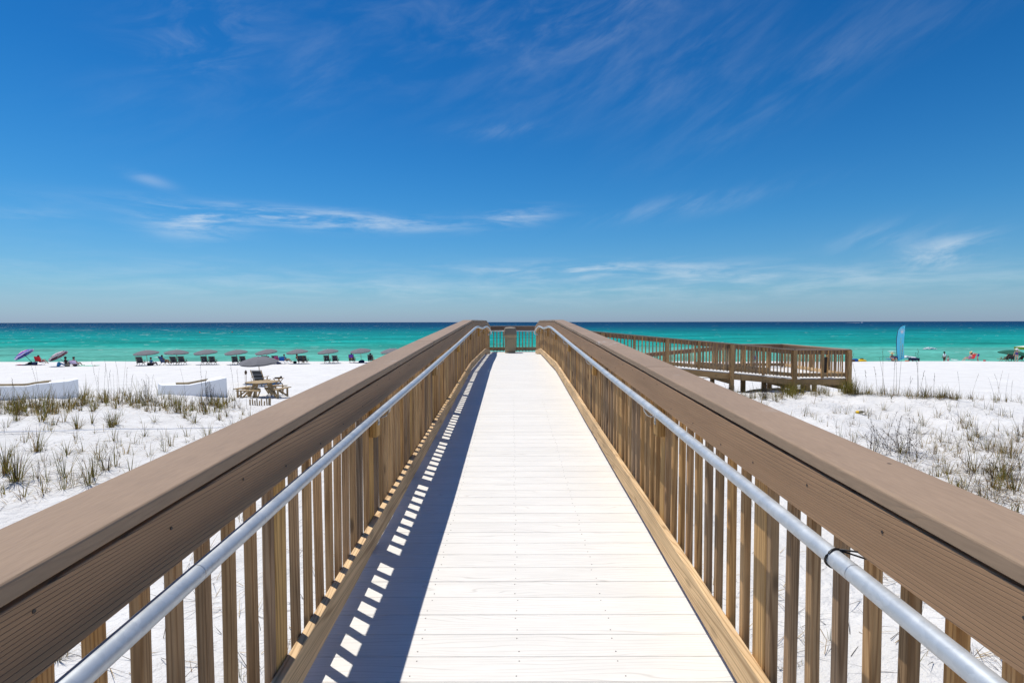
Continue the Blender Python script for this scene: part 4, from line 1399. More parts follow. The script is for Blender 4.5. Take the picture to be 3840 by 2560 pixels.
# nearer umbrella, chair and side table
o = copy_tree(up0); pn = gp_(975, 34.5)
o.location = pn; o.rotation_euler = (R(6), R(-3), .35); del o['group']
o['label'] = 'grey beach umbrella nearer than the row, behind the picnic table'
o.scale = (.94, .94, 1.02)
o = copy_tree(ch0); o.location = gp_(970, 32.0); o.rotation_euler = (0, 0, R(0)); del o['group']
o.scale = (1.0, 1.0, 1.0)
o['label'] = 'charcoal beach chair standing just behind the picnic table'
st_ = empty('side_table', gp_(1043, 32.4), R(-20), 'small wooden folding side table right of the chair behind the picnic table', 'side table')
for q in range(5): MB().box((0, 0, 0), (.50, .075, .02)).build('slat', m_chair_wood, st_, (0, -.18 + .09 * q, .46))
for s in (-1, 1):
    g = MB(); g.bar((-.22, s * .17, .45), (.20, s * .17, 0), .035, .03); g.bar((.22, s * .14, .45), (-.20, s * .14, 0), .035, .03); g.build('leg_pair', m_chair_wood, st_)
it = MB(); it.box((-.06, 0, .03), (.30, .22, .05), Matrix.Rotation(.3, 4, 'Z')); it.ball((.14, .05, .06), .07, 8, 5)
tag(it.build('beach_bag', C['black'], None, st_.location + Vector((0, 0, .47))), 'small black bag lying on the folding side table', 'bag')
# torch
tp_ = at(922, 1478); tp_ = gp_(921, 27.0)
th = empty('torch', tp_, 0, 'thin garden torch with dark head standing left of the picnic table', 'torch')
MB().tube([(0, 0, -.2), (.01, 0, 1.02)], .014, 7).build('pole', m_old_z, th)
MB().lathe([(.03, 1.0), (.055, 1.06), (.062, 1.14), (.035, 1.20), (.012, 1.23)], 9).build('head', C['brown'], th)
# picnic table
pt = empty('picnic_table', at(985, 1487), R(-9), 'weathered octagonal picnic table with attached benches on the sand', 'picnic table')
tw = 1.5
pt.scale = (.93, .93, 1)
for q in range(10):
    yy = -.675 + .15 * q
    half = min(.76, .76 * math.cos(0) if abs(yy) < .32 else .76 - (abs(yy) - .32))
    board_mesh_ = MB().box((0, 0, 0), (2 * half, .142, .038))
    board_mesh_.build('plank', m_table, pt, (0, yy, .74))
for q in range(4):
    a = math.pi / 2 * q
    M = Matrix.Rotation(a, 4, 'Z')
    for k in range(2):
        c = M @ Vector((0, -1.02 - .15 * k, .44))
        MB().box((0, 0, 0), (1.12 + .16 * k, .14, .038)).build('bench_plank', m_table, pt, c, rot=(0, 0, a))
    for s in (-1, 1):
        g = MB()
        g.bar((s * .42, -1.14, .42), (s * .42, -1.14, 0), .045, .09)
        g.bar((s * .42, -1.10, .06), (s * .30, -.62, .40), .04, .07)
        g.v = [tuple(M @ Vector(p_)) for p_ in g.v]
        g.build('bench_leg', m_table, pt)
    g = MB()
    g.bar((.0, -.42, .72), (.0, -.78, 0), .05, .14); g.bar((-.0, -.2, .40), (-.0, -1.2, .40), .045, .09)
    g.v = [tuple(M @ Vector(p_)) for p_ in g.v]
    g.build('table_leg', m_table, pt)
# old sand fence pickets below the table
pf = at(974, 1518)
fe = empty('sand_fence', pf, 0, 'remnant of old wooden picket sand fence below the picnic table', 'fence')
for q in range(9):
    w = .05 if q != 8 else .11
    MB().box((0, 0, 0), (w * .8, .02, .5)).build('picket', m_table, fe, (-.36 + .088 * q, .03 * math.sin(q), -.02 + random.uniform(-.07, .04) + (.08 if q == 8 else 0)), rot=(0, R(random.uniform(-4, 4)), 0))
MB().tube([(-.4, .015, .1), (0, .03, .09), (.38, .015, .1)], .004, 4).build('wire', m_steel, fe)


# white boxes behind the dune grass
def white_box(label, px_r, py_top, py_bot, px_bend, px_left, Y):
    r = ray(px_r, py_top); p1 = r * (Y / r.y)
    xr, zt1 = p1.x, p1.z
    zl = (ray(px_bend, py_top + 27) * (Y / ray(px_bend, py_top + 27).y)).z
    xb, xl = ray(px_bend, 1440).x / ray(px_bend, 1440).y * Y, ray(px_left, 1440).x / ray(px_left, 1440).y * Y
    zb = zg((xl + xr) / 2, Y) - .15
    zb = min(zb, (ray(px_r, py_bot) * (Y / ray(px_r, py_bot).y)).z - .1)
    D = .8
    c = Vector(((xl + xr) / 2, Y, zb))
    rt = empty('storage_box', c, 0, label, 'box')
    pr = [(xl, zb), (xr + .04, zb), (xr, zt1), (xr - .45, zt1 - .10), (xb + .5, zl + .10), (xb, zl), (xl, zl - .02)]
    n_ = len(pr)
    m = MB()
    m.add([(a - c.x, 0, b - c.z) for a, b in pr] + [(a - c.x - .72, D, b - c.z) for a, b in pr],
          [tuple(range(n_)), tuple(range(n_, 2 * n_))[::-1]] + [(i, i + n_, (i + 1) % n_ + n_, (i + 1) % n_) for i in range(n_)])
    b_ = m.build('body', m_white, rt)
    # wooden rails lying on the top
    def top(a):
        return lerp_pts([(xl, zl - .02), (xb, zl), (xb + .5, zl + .10), (xr - .45, zt1 - .1), (xr, zt1)], a)
    for f0, f1, yy in ((.25, .72, .35), (.55, .68, .7)):
        xs_ = [xl + (xr - xl) * (f0 + (f1 - f0) * k / 8) for k in range(9)]
        g = MB()
        for a, b in zip(xs_, xs_[1:]):
            g.bar((a - c.x - .3, yy, top(a) - c.z + .045), (b - c.x - .3, yy, top(b) - c.z + .045), .09, .085)
        g.build('wooden_rail', m_table, rt)
    return rt


white_box('white storage box at the left edge behind the dune grass', 292.5, 1419, 1478, 97, -110, 24.2)
white_box('white storage box between dune grass and picnic table, right end raised', 849, 1414.5, 1494, 714, 606, 24.2)
# rope across the left dune
mb = MB(); pts = []
for px, py in ((-160, 1630), (0, 1625), (120, 1622), (250, 1617.5), (400, 1615), (520, 1614), (640, 1613), (760, 1609), (840, 1606), (900, 1602), (960, 1597), (1040, 1590)):
    p = at(max(-150, px), py); pts.append(p + Vector((0, 0, .035 + .03 * random.random())))
fin = []
for a, b in zip(pts, pts[1:]):
    for k in range(4): 
        q = a.lerp(b, k / 4); q.z = max(q.z, zg(q.x, q.y) + .03); fin.append(q)
fin.append(pts[-1])
o0 = fin[0].copy()
tag(MB().tube([q - o0 for q in fin], .012, 6).build('rope', C['white'], None, o0), 'thin white rope lying across the left dune', 'rope')
# small object among the right dune grass
p = at(3223, 1553)
g = empty('bottle', p, R(-32), 'small yellow and grey bottle lying in the right dune grass', 'bottle')
g.scale = (.72,) * 3
M = Matrix.Rotation(R(78), 4, 'Y')
MB().lathe([(.03, -.15), (.055, -.13), (.06, .05), (.05, .10), (.022, .15), (.022, .18)], 12, 0, M).build('body', plain('bottle grey', (.20, .17, .11)), g, (0, 0, .07), True)
MB().lathe([(.057, -.128), (.062, -.12), (.062, -.03), (.061, -.02)], 12, 0, M).build('wrap', C['yellow'], g, (0, 0, .073), True)

# ---------------------------------------------------------------- right beach
def gR(px, Y): return gp_(px, Y)


fl = empty('feather_flag', gR(3369, 70.4), 0, 'tall light blue feather flag with a round white sun emblem and yellow lettering', 'flag')
zr = fl.location.z; fY = 70.4
def fp(px, py):
    r = ray(px, py) * (fY / ray(px, py).y); return Vector((r.x - fl.location.x, 0, r.z - zr))
pole = [fp(*q) for q in ((3368.5, 1362), (3367, 1352), (3363, 1330), (3361.5, 1300), (3362, 1270), (3366, 1248), (3370, 1236), (3378, 1227), (3388, 1222), (3396, 1220.5))]
MB().tube(pole, [.035] * 6 + [.028, .022, .018, .014], 7).build('pole', C['navy'], fl, smooth=True)
m_flag = plain('flag cloth', (.26, .78, .93), .7, 0, .06, 3)
t_ = m_flag.node_tree
tr_ = N(t_, 'ShaderNodeBsdfTranslucent'); tr_.inputs[0].default_value = (.28, .82, .95, 1)
mxs = N(t_, 'ShaderNodeMixShader'); mxs.inputs[0].default_value = .5
t_.links.new(t_.nodes['Principled BSDF'].outputs[0], mxs.inputs[1]); t_.links.new(tr_.outputs[0], mxs.inputs[2])
t_.links.new(mxs.outputs[0], t_.nodes['Material Output'].inputs[0])
rt_e = [(3392, 1345), (3391, 1338), (3390.5, 1325), (3389.5, 1300), (3389.5, 1275), (3391, 1258), (3393, 1240), (3394, 1231), (3395, 1225), (3396.2, 1221)]
lt_e = [(3369, 1355), (3367.5, 1350), (3364, 1330), (3362.5, 1300), (3363, 1270), (3367, 1248), (3371, 1236), (3379, 1227.5), (3388.5, 1222.5), (3396, 1220.8)]
vs = []
for k in range(10):
    a, b = fp(*lt_e[k]), fp(*rt_e[k])
    for j in range(6):
        q = a.lerp(b, j / 5); q.y = .06 * math.sin(j * 1.3 + k * .9) * (j / 5)
        vs.append(q)
m = MB()
m.add(vs, [(k * 6 + j, k * 6 + j + 1, k * 6 + j + 7, k * 6 + j + 6) for k in range(9) for j in range(5)])
m.add([q + Vector((0, .01, 0)) for q in vs], [(k * 6 + j, k * 6 + j + 6, k * 6 + j + 7, k * 6 + j + 1) for k in range(9) for j in range(5)])
m.build('cloth', m_flag, fl, smooth=True)
ec = fp(3380.5, 1246); ec.y = -.11
e = MB(); e.lathe([(.19, 0), (.19, .006)], 18, 0, Matrix.Translation(ec) @ Matrix.Rotation(R(90), 4, 'X'))
for k in range(16):
    a = 2 * math.pi * k / 16
    e.box((0, 0, 0), (.035, .006, .07), Matrix.Translation(ec + Vector((.27 * math.sin(a), 0, .27 * math.cos(a)))) @ Matrix.Rotation(a, 4, 'Y'))
for k in range(9):
    a = R(-62 + 15.5 * k)
    e.box((0, 0, 0), (.06, .006, .07), Matrix.Translation(ec + Vector((.37 * math.sin(a), 0, .37 * math.cos(a)))) @ Matrix.Rotation(a, 4, 'Y'))
e.build('emblem', C['white'], fl)
m_let = plain('flag lettering', (.62, .62, .28), .8)


def text(name, body, size, mat, parent, loc, rot):
    cu = bpy.data.curves.new(name, 'FONT'); cu.body = body; cu.size = size; cu.extrude = .004; cu.align_x = 'LEFT'; cu.resolution_u = 2
    o_ = bpy.data.objects.new(name, cu); COL.objects.link(o_)
    dg = bpy.context.evaluated_depsgraph_get()
    me_ = bpy.data.meshes.new_from_object(o_.evaluated_get(dg)); bpy.data.objects.remove(o_)
    me_.materials.clear(); me_.materials.append(mat)
    return link(name, me_, parent, loc, rot)


l0 = fp(3376.5, 1344); l0.y = -.10
text('lettering', 'PADDLEBOARD : KAYAK', .245, m_let, fl, l0, (R(90), R(-90), 0))
l1 = fp(3384, 1339); l1.y = -.12
text('lettering', '& SURFBOARD', .27, m_let, fl, l1, (R(90), R(-90), 0))

# pile of gear
p = gR(3230, 70.6)
b = MB(); b.ball((0, 0, .12), .42, 12, 6, sc=(1.3, .8, .62)); b.ball((-.55, .0, .10), .2, 10, 5, sc=(1.2, 1, .7)); b.ball((.42, 0, .10), .24, 10, 5, sc=(1.1, 1, .8))
tag(b.build('inflatable', C['yellow'], None, p, smooth=True), 'bright yellow heap of inflatable gear on the right beach', 'inflatable')
b = MB(); b.ball((.05, 0, .42), .16, 8, 5, sc=(1.9, .8, .5))
tag(b.build('beach_bag', C['black'], None, p, smooth=True), 'black bag lying on top of the yellow heap', 'bag')
p = gR(3206, 70.5)
b = MB(); b.box((0, 0, .2), (.42, .4, .42)); b.box((-.1, -.21, .2), (.06, .02, .4)); b.ball((.28, 0, .22), .16, 8, 5)
tag(b.build('beach_bag', C['blue'], None, p), 'blue tote bag left of the yellow heap', 'bag')
b = MB(); b.ball((0, 0, .14), .18, 8, 5, sc=(1.2, 1, .9)); b.ball((.25, 0, .15), .17, 8, 5)
tag(b.build('beach_bag', C['brown'], None, gR(3195, 70.4)), 'dark brown bag beside the corner post of the ramp platform', 'bag')
# person with blue chairs near the flag
c1 = camp_chair('low blue beach chair left of the person near the flag', C['blue']); c1.location = gR(3333, 70.8); c1.rotation_euler = (0, 0, R(70)); c1.scale = (1.25, 1.1, .85)
person('person with a straw hat sitting low between blue chairs, left of the flag', gR(3347, 70.5), R(175), 'ground', m_skin, one_piece=C['cream'], hair=m_hairb, hat=('brim', C['straw']), scale=1.25)
c2 = camp_chair('low blue beach chair half hidden behind the flag', C['blue']); c2.location = gR(3362, 71.0); c2.rotation_euler = (0, 0, R(-40)); c2.scale = (1.1, 1.1, .8)
b = MB(); b.ball((0, 0, .06), .16, 10, 5, sc=(2.0, 1, .55))
tag(b.build('float', C['orange'], None, gR(3401, 70.6), smooth=True), 'orange float lying right of the flag base', 'float')
wg = empty('beach_wagon', gR(3427, 70.6), R(3), 'dark blue folding beach wagon right of the flag', 'wagon')
loft([rsq(1.12, .5, .12, .05), rsq(1.16, .54, .44, .05)]).build('basket', C['navy'], wg)
f = MB()
for s in (-1, 1):
    for q in (-1, 1): f.tube([(s * .57, q * .27, .10), (s * .57, q * .27, .47)], .014, 6)
f.tube([(-.57, 0, .3), (-.5, 0, .62)], .012, 6)
f.build('frame', m_black, wg)
for s in (-1, 1):
    for q in (-1, 1): MB().lathe([(.10, -.03), (.11, 0), (.10, .03)], 12, 0, Matrix.Rotation(R(90), 4, 'X')).build('wheel', m_black, wg, (s * .42, q * .3, .11))
b = MB(); b.ball((-.2, 0, .47), .13, 8, 5); b.ball((.15, .05, .46), .16, 8, 5, sc=(1.6, 1, .6))
tag(b.build('towel', C['white'], None, gR(3427, 70.6)), 'white towels heaped in the dark blue wagon', 'towel')
# standing man and child
person('man in a white shirt and dark cap walking left by the water', gR(3541, 78.6), R(95), 'stand', m_skin3, top=C['white'], bottom=C['black'], hair=m_hair, hat=('cap', C['black']), scale=1.06)
person('small child in a hat walking behind the man in the white shirt', gR(3555, 78.0), R(100), 'stand', m_skin, top=C['cream'], bottom=C['pink'], hair=m_hairb, hat=('brim', C['brown']), scale=.68)
# sitting and bending women
rc = camp_chair('red beach chair with a person leaning back, right beach', C['red']); rc.location = gR(3642, 71.2); rc.rotation_euler = (0, 0, R(82)); rc.scale = (1.1,) * 3
person('person in a dark swimsuit sitting in the red chair on the right beach', gR(3634, 71.2), R(86), 'sit', m_skin2, one_piece=C['purple'], hair=m_hair, scale=1.0)
person('person in purple and straw hat bending over beside the red chair', gR(3666, 72.2), R(62), 'bend', m_skin2, bottom=C['purple'], hair=m_hairb, hat=('brim', C['straw']), scale=1.12)
b = MB(); b.lathe([(.12, 0), (.16, .16), (.15, .17)], 12)
tag(b.build('bucket', C['red'], None, gR(3691.5, 70.7)), 'small red bucket on the sand between the red chair and the green umbrella', 'bucket')
# green umbrella, chairs, woman, canopy
ug = umbrella('beach_umbrella', 'dark green beach umbrella near the right edge', [C['green']], lambda i, k: 0, rad=1.62, h=1.12, rise=.46, pole_m=m_polewood)
ug.location = gR(3792.5, 71.4); ug.rotation_euler = (R(6), R(4), .2)
for px, rz, lab in ((3772, 20, 'dark lounger turned left under the dark green umbrella'), (3790, -20, 'dark lounger beside the pole of the dark green umbrella')):
    o = copy_tree(ch0); o.location = gR(px, 71.0); o.rotation_euler = (0, 0, R(rz)); o['label'] = lab; del o['group']; o.scale = (1.05,) * 3
o = copy_tree(ch0); o.location = gR(3828, 71.0); o.rotation_euler = (0, 0, R(75)); del o['group']
o['label'] = 'dark lounger facing left at the right edge, under the lime canopy'
m_floral = plain('floral swimsuit', (.10, .06, .24), .8, 0, .9, 22)
person('woman in a floral swimsuit and wide white hat standing by the green umbrella', gR(3812, 69.4), R(120), 'hatup', m_skin2, one_piece=m_floral, hair=m_hair, hat=('brim', C['white']), scale=1.0, long_hair=True)
cp = empty('canopy_tent', gR(3858, 71.5), 0, 'lime green pop up canopy at the right edge', 'canopy')
hw, hz = 1.05, 2.0
m = MB()
m.add([(-hw, -hw, hz), (hw, -hw, hz), (hw, hw, hz), (-hw, hw, hz), (0, 0, hz + .22)], [(0, 1, 4), (1, 2, 4), (2, 3, 4), (3, 0, 4)])
m.build('roof', C['cream'], cp)
m = MB()
for a in range(4):
    M = Matrix.Rotation(math.pi / 2 * a, 4, 'Z')
    m.add([(-hw, -hw, hz), (hw, -hw, hz), (hw, -hw - .01, hz - .36), (.4, -hw - .01, hz - .36), (-.4, -hw - .01, hz - .36), (-.85, -hw - .01, hz - .5), (-hw, -hw - .01, hz - .9)], [(0, 6, 5, 4, 3, 2, 1)], 0, M)
m.build('valance', C['lime'], cp)
for sx_ in (-1, 1):
    for sy_ in (-1, 1): MB().tube([(sx_ * hw, sy_ * hw, 0), (sx_ * hw, sy_ * hw, hz)], .022, 7).build('leg', m_old_z, cp)
# a blue chair on the beach seen through the ramp rails
o = camp_chair('blue folding chair on the beach seen through the ramp railings', C['blue']); o.location = gp_(2834, 66.0); o.rotation_euler = (0, 0, R(-30))

# ---------------------------------------------------------------- out at sea
def seap(px, Y): r = ray(px, 1250); return Vector((r.x / r.y * Y, Y, SEA))
for px, Y, lab in ((749, 330, 'red buoy floating on the sea, left of the two'), (871, 336, 'red buoy floating on the sea, right of the two')):
    b = empty('buoy', seap(px, Y), 0, lab, 'buoy', 'red buoys off the beach')
    MB().ball((0, 0, .12), .42, 12, 8).build('float', plain('buoy red', (.62, .05, .015), .4), b, smooth=True)
    MB().lathe([(.08, .5), (.08, .62), (.03, .66)], 8).build('top_ring', C['white'], b)
bt = empty('motor_boat', seap(3232, 2150), R(-90), 'small white motor boat far out near the horizon', 'boat')
bt.scale = (1, 1, 1)
hull = [(-2.0, -6), (2.0, -6), (2.1, 0), (1.6, 4), (0, 7.2), (-1.6, 4), (-2.1, 0)]
n_ = len(hull)
m = MB(); m.add([(a * .8, b * .92, -.3) for a, b in hull] + [(a, b + (.5 if b > 3 else 0), 1.5 + (.9 if b > 3 else 0)) for a, b in hull],
                [tuple(range(n_))[::-1], tuple(range(n_, 2 * n_))] + [(i, (i + 1) % n_, (i + 1) % n_ + n_, i + n_) for i in range(n_)])
m.build('hull', C['white'], bt)
MB().box((0, -.5, 2.3), (2.6, 3.6, 1.6), taper=.8).build('cabin', C['white'], bt)
m = MB(); m.tube([(0, -1.5, 3), (0, -1.5, 6.2)], .12, 6); m.bar((-1, -1.2, 5), (1, -1.2, 5), .2, .2); m.build('tower', m_steel, bt)
wk = MB()
for k in range(22):
    q = k / 21
    wk.ball((-12 - 46 * q + random.uniform(-1, 1), random.uniform(-2, 2), .1), .7 - .3 * q, 7, 4, sc=(3.0, 1.2, .55))
tag(wk.build('boat_wake', m_foam, None, seap(3232, 2150)), 'white foam wake trailing left of the motor boat', kind='stuff')


def breaker(label, px0, px1, py, h):
    Y = SEA / (ray(px0, py).z / ray(px0, py).y)
    a, b = seap(px0, Y), seap(px1, Y)
    L = b.x - a.x
    m = MB()
    for k in range(int(70 * max(1, L / 2.2))):
        q = random.random()
        hh = h * (math.sin(math.pi * (q ** .8)) ** .7)
        m.ball((L * q, random.uniform(-.4, .4), random.uniform(0, hh)), random.uniform(.05, .14) * (.6 + h), 6, 4, sc=(2.2, 1.2, .7))
    tag(m.build('breaking_wave', m_foam, None, a, smooth=True), label, kind='stuff')


breaker('white foam of a small breaking wave on the right, off shore', 3468, 3512, 1312, .45)
breaker('white foam of a low breaker right of the flag', 3392, 3428, 1344, .35)
breaker('thin line of foam left of the flag', 3335, 3362, 1320, .06)
breaker('thin line of foam near the standing man', 3576, 3592, 1352, .06)

# ---------------------------------------------------------------- grass
class GB:
    def __init__(s): s.v, s.f, s.c = [], [], []

    def blade(s, base, dirh, L, lean, w, col, droop=.6, nseg=3):
        """tapered ribbon that leans along dirh and droops"""
        side = Vector((-dirh.y, dirh.x, 0))
        if random.random() < .5: side = (side + dirh * random.uniform(-1, 1)).normalized()
        b = len(s.v)
        a = lean
        p = Vector(base)
        st = L / nseg
        for k in range(nseg + 1):
            t = k / nseg
            ww = w * (1 - t) ** .7 * .5
            if k == nseg:
                s.v.append(tuple(p)); s.c.append(col)
            else:
                s.v.append(tuple(p - side * ww)); s.v.append(tuple(p + side * ww)); s.c += [col, col]
            p = p + (dirh * math.sin(a) + UPZ * math.cos(a)) * st
            a += droop / nseg * (1 + t)
        for k in range(nseg - 1):
            q = b + 2 * k
            s.f.append((q, q + 1, q + 3, q + 2))
        q = b + 2 * (nseg - 1)
        s.f.append((q, q + 1, q + 2))

    def blob(s, c, r, col):
        b = len(s.v)
        for d in ((r, 0, 0), (0, r, 0), (-r, 0, 0), (0, -r, 0), (0, 0, r * 1.6), (0, 0, -r * 1.6)):
            s.v.append(tuple(Vector(c) + Vector(d))); s.c.append(col)
        for i in range(4):
            s.f.append((b + i, b + (i + 1) % 4, b + 4)); s.f.append((b + (i + 1) % 4, b + i, b + 5))

    def build(s, name, loc=(0, 0, 0), parent=None):
        me_ = bpy.data.meshes.new(name)
        o0 = Vector(loc)
        me_.from_pydata([tuple(Vector(p) - o0) for p in s.v], [], s.f)
        at_ = me_.color_attributes.new('tint', 'FLOAT_COLOR', 'POINT')
        at_.data.foreach_set('color', [q for c in s.c for q in (c[0], c[1], c[2], 1)])
        me_.materials.append(m_grass)
        return link(name, me_, parent, loc)


GREENS = [(.20, .175, .022), (.14, .14, .022), (.25, .195, .026), (.29, .215, .045), (.11, .115, .022)]
TANS = [(.36, .24, .085), (.27, .17, .06), (.20, .115, .045), (.42, .30, .13)]
DARKS = [(.05, .034, .022), (.038, .028, .02), (.07, .045, .026)]


def pick(green):
    r_ = random.random()
    c = random.choice(GREENS) if r_ < green else (random.choice(TANS) if r_ < green + (1 - green) * .6 else random.choice(DARKS))
    k = random.uniform(.75, 1.2)
    return (c[0] * k, c[1] * k, c[2] * k)


def tuft(gb, p, size=.45, n=26, green=.6, wid=.006, splay=.75, flat=.35):
    for _ in range(n):
        a = random.uniform(0, 2 * math.pi)
        d = Vector((math.cos(a), math.sin(a), 0))
        b = p + d * random.uniform(0, .05 + size * .09)
        if random.random() < flat:
            gb.blade(b, d, size * random.uniform(.5, 1.0), random.uniform(.7, 1.25), wid * .8, pick(green * .45), random.uniform(.3, 1.1))
        else:
            gb.blade(b, d, size * random.uniform(.55, 1.2), abs(random.gauss(0, .26)) * splay + .04, wid, pick(green), random.uniform(.1, .75))


def stalk(gb, p, L, lean=.06, seeds=True, wid=.007, col=None, curly=0):
    a = random.uniform(0, 2 * math.pi)
    d = Vector((math.cos(a), math.sin(a), 0))
    col = col or random.choice(DARKS + [TANS[2]])
    n_ = 6
    pts = []
    q = Vector(p); ang = lean
    b0 = len(gb.v)
    for k in range(n_ + 1):
        pts.append(q.copy())
        q = q + (d * math.sin(ang) + UPZ * math.cos(ang)) * (L / n_)
        ang += random.uniform(-.02, .07)
    for i, (u, v) in enumerate(zip(pts, pts[1:])):
        w0, w1 = wid * (1 - .55 * i / n_), wid * (1 - .55 * (i + 1) / n_)
        s_ = Vector((1, 0, 0))
        for sd in (Vector((1, 0, 0)), Vector((0, 1, 0))):
            b = len(gb.v)
            gb.v += [tuple(u - sd * w0 / 2), tuple(u + sd * w0 / 2), tuple(v + sd * w1 / 2), tuple(v - sd * w1 / 2)]; gb.c += [col] * 4
            gb.f.append((b, b + 1, b + 2, b + 3))
    if seeds:
        for k in range(7):
            t = .70 + .30 * k / 6
            i = min(n_ - 1, int(t * n_)); c = pts[i].lerp(pts[i + 1], t * n_ - i)
            gb.blob(c + Vector((random.uniform(-.012, .012), random.uniform(-.012, .012), 0)), random.uniform(.007, .013), (.075, .05, .03))
    if curly:
        for k in range(curly):
            t = random.uniform(.25, .98)
            i = min(n_ - 1, int(t * n_)); c = pts[i].lerp(pts[i + 1], t * n_ - i)
            aa = random.uniform(0, 6.28)
            gb.blade(c, Vector((math.cos(aa), math.sin(aa), 0)), random.uniform(.05, .12), random.uniform(.4, 1.2), .010, random.choice(DARKS), 2.2, 3)


GL = GB()
# dense band along the seaward edge of the left dune
for _ in range(300):
    px = random.uniform(-30, 900)
    base = lerp_pts([(0, 1535), (150, 1540), (300, 1510), (450, 1500), (600, 1520), (760, 1530), (900, 1525)], px)
    dens = lerp_pts([(-30, 1), (330, 1), (420, .5), (500, .9), (620, 1), (700, .8), (860, .7), (900, .4)], px)
    if random.random() > dens: continue
    py = base + random.gauss(0, 17)
    p = at(px, py)
    tuft(GL, p, random.choice((.28, .35, .42, .5, .62, .8)) * random.uniform(.85, 1.15), random.randint(9, 22), random.choice((.4, .65, .8)), .0135, 1.1, .4)
# tufts of the photograph, one by one: (px, py, size m, blades)
for px, py, sz, n in ((215, 1548, .45, 24), (60, 1552, .5, 40), (345, 1540, .4, 30), (660, 1544, .62, 46), (520, 1510, .6, 40), (430, 1590, .5, 50), (415, 1600, .5, 40), (290, 1605, .45, 44), (205, 1590, .3, 14),
                      (345, 1585, .3, 12), (180, 1615, .45, 14), (140, 1690, .55, 40), (250, 1705, .42, 18), (310, 1690, .35, 10), (425, 1650, .3, 18), (690, 1565, .35, 22), (580, 1580, .3, 14), (550, 1540, .4, 26),
                      (780, 1655, .6, 46), (700, 1635, .32, 16), (540, 1635, .3, 12), (640, 1670, .35, 12), (370, 1720, .4, 12), (620, 1690, .3, 10), (20, 1770, .6, 60), (60, 1800, .55, 50), (240, 1775, .5, 16), (350, 1785, .45, 22),
                      (430, 1745, .4, 12), (140, 1790, .4, 10), (490, 1780, .35, 12), (395, 1760, .45, 20), (870, 1600, .35, 14), (850, 1560, .35, 14), (910, 1555, .4, 16), (940, 1565, .4, 18), (985, 1560, .35, 14), (1030, 1545, .35, 14),
                      (330, 1815, .45, 30), (240, 1830, .4, 18), (90, 1860, .4, 14), (560, 1760, .3, 8), (160, 1840, .35, 8), (20, 1600, .35, 12), (95, 1655, .3, 8), (500, 1660, .28, 8), (730, 1580, .35, 14), (470, 1700, .35, 12)):
    tuft(GL, at(px, py), sz * random.uniform(.9, 1.1), int(n * 1.3), .68, .0105, .9, .4)
for _ in range(170):
    px, py = random.uniform(-20, 1050), random.uniform(1545, 1850)
    if py > 1960 - px * .42: continue
    tuft(GL, at(px, py), random.uniform(.15, .38), random.randint(4, 10), .55, .009, 1.1, .5)
# tall seed stalks at the left
for px in (55, 62, 150, 152, 240, 330, 368, 370, 375, 390, 405, 410, 420, 430, 440, 450, 460, 475, 490, 700, 760, 770, 880, 900, 925, 940):
    py = lerp_pts([(0, 1545), (300, 1520), (470, 1500), (760, 1530), (950, 1530)], px)
    stalk(GL, at(px, py), random.uniform(1.0, 1.6), .04, random.random() < .6, .009)
# sparse plants between the balusters at the lower left
for px, py, sz, n in ((215, 2470, .30, 60), (900, 1950, .28, 14), (985, 1960, .25, 10), (1100, 1900, .25, 10), (320, 2120, .2, 4), (600, 2150, .15, 4), (760, 2420, .16, 8), (900, 2545, .2, 8)):
    tuft(GL, at(px, py), sz, n, .6, .005, 1.2, .4)
def litter(gb, n, pxr, pyr, lim):
    for _ in range(n):
        px, py = random.uniform(*pxr), random.uniform(*pyr)
        if not lim(px, py): continue
        p = at(px, py)
        for _ in range(random.randint(2, 7)):
            a = random.uniform(0, 6.283)
            q = p + Vector((random.gauss(0, .14), random.gauss(0, .14), 0)); q.z = zg(q.x, q.y) + .008
            gb.blade(q, Vector((math.cos(a), math.sin(a), 0)), random.uniform(.12, .38), random.uniform(1.2, 1.5), .006, random.choice(TANS + DARKS), random.uniform(-.1, .3), 3)


litter(GL, 330, (-20, 1050), (1520, 1900), lambda x, y: y < 1960 - x * .42)
litter(GL, 150, (-20, 900), (1510, 1560), lambda x, y: True)
litter(GL, 60, (100, 1300), (1950, 2550), lambda x, y: True)
tag(GL.build('dune_grass', (-8, 12, -2.7)), 'olive and tan beach grass growing on the left dune', kind='stuff')

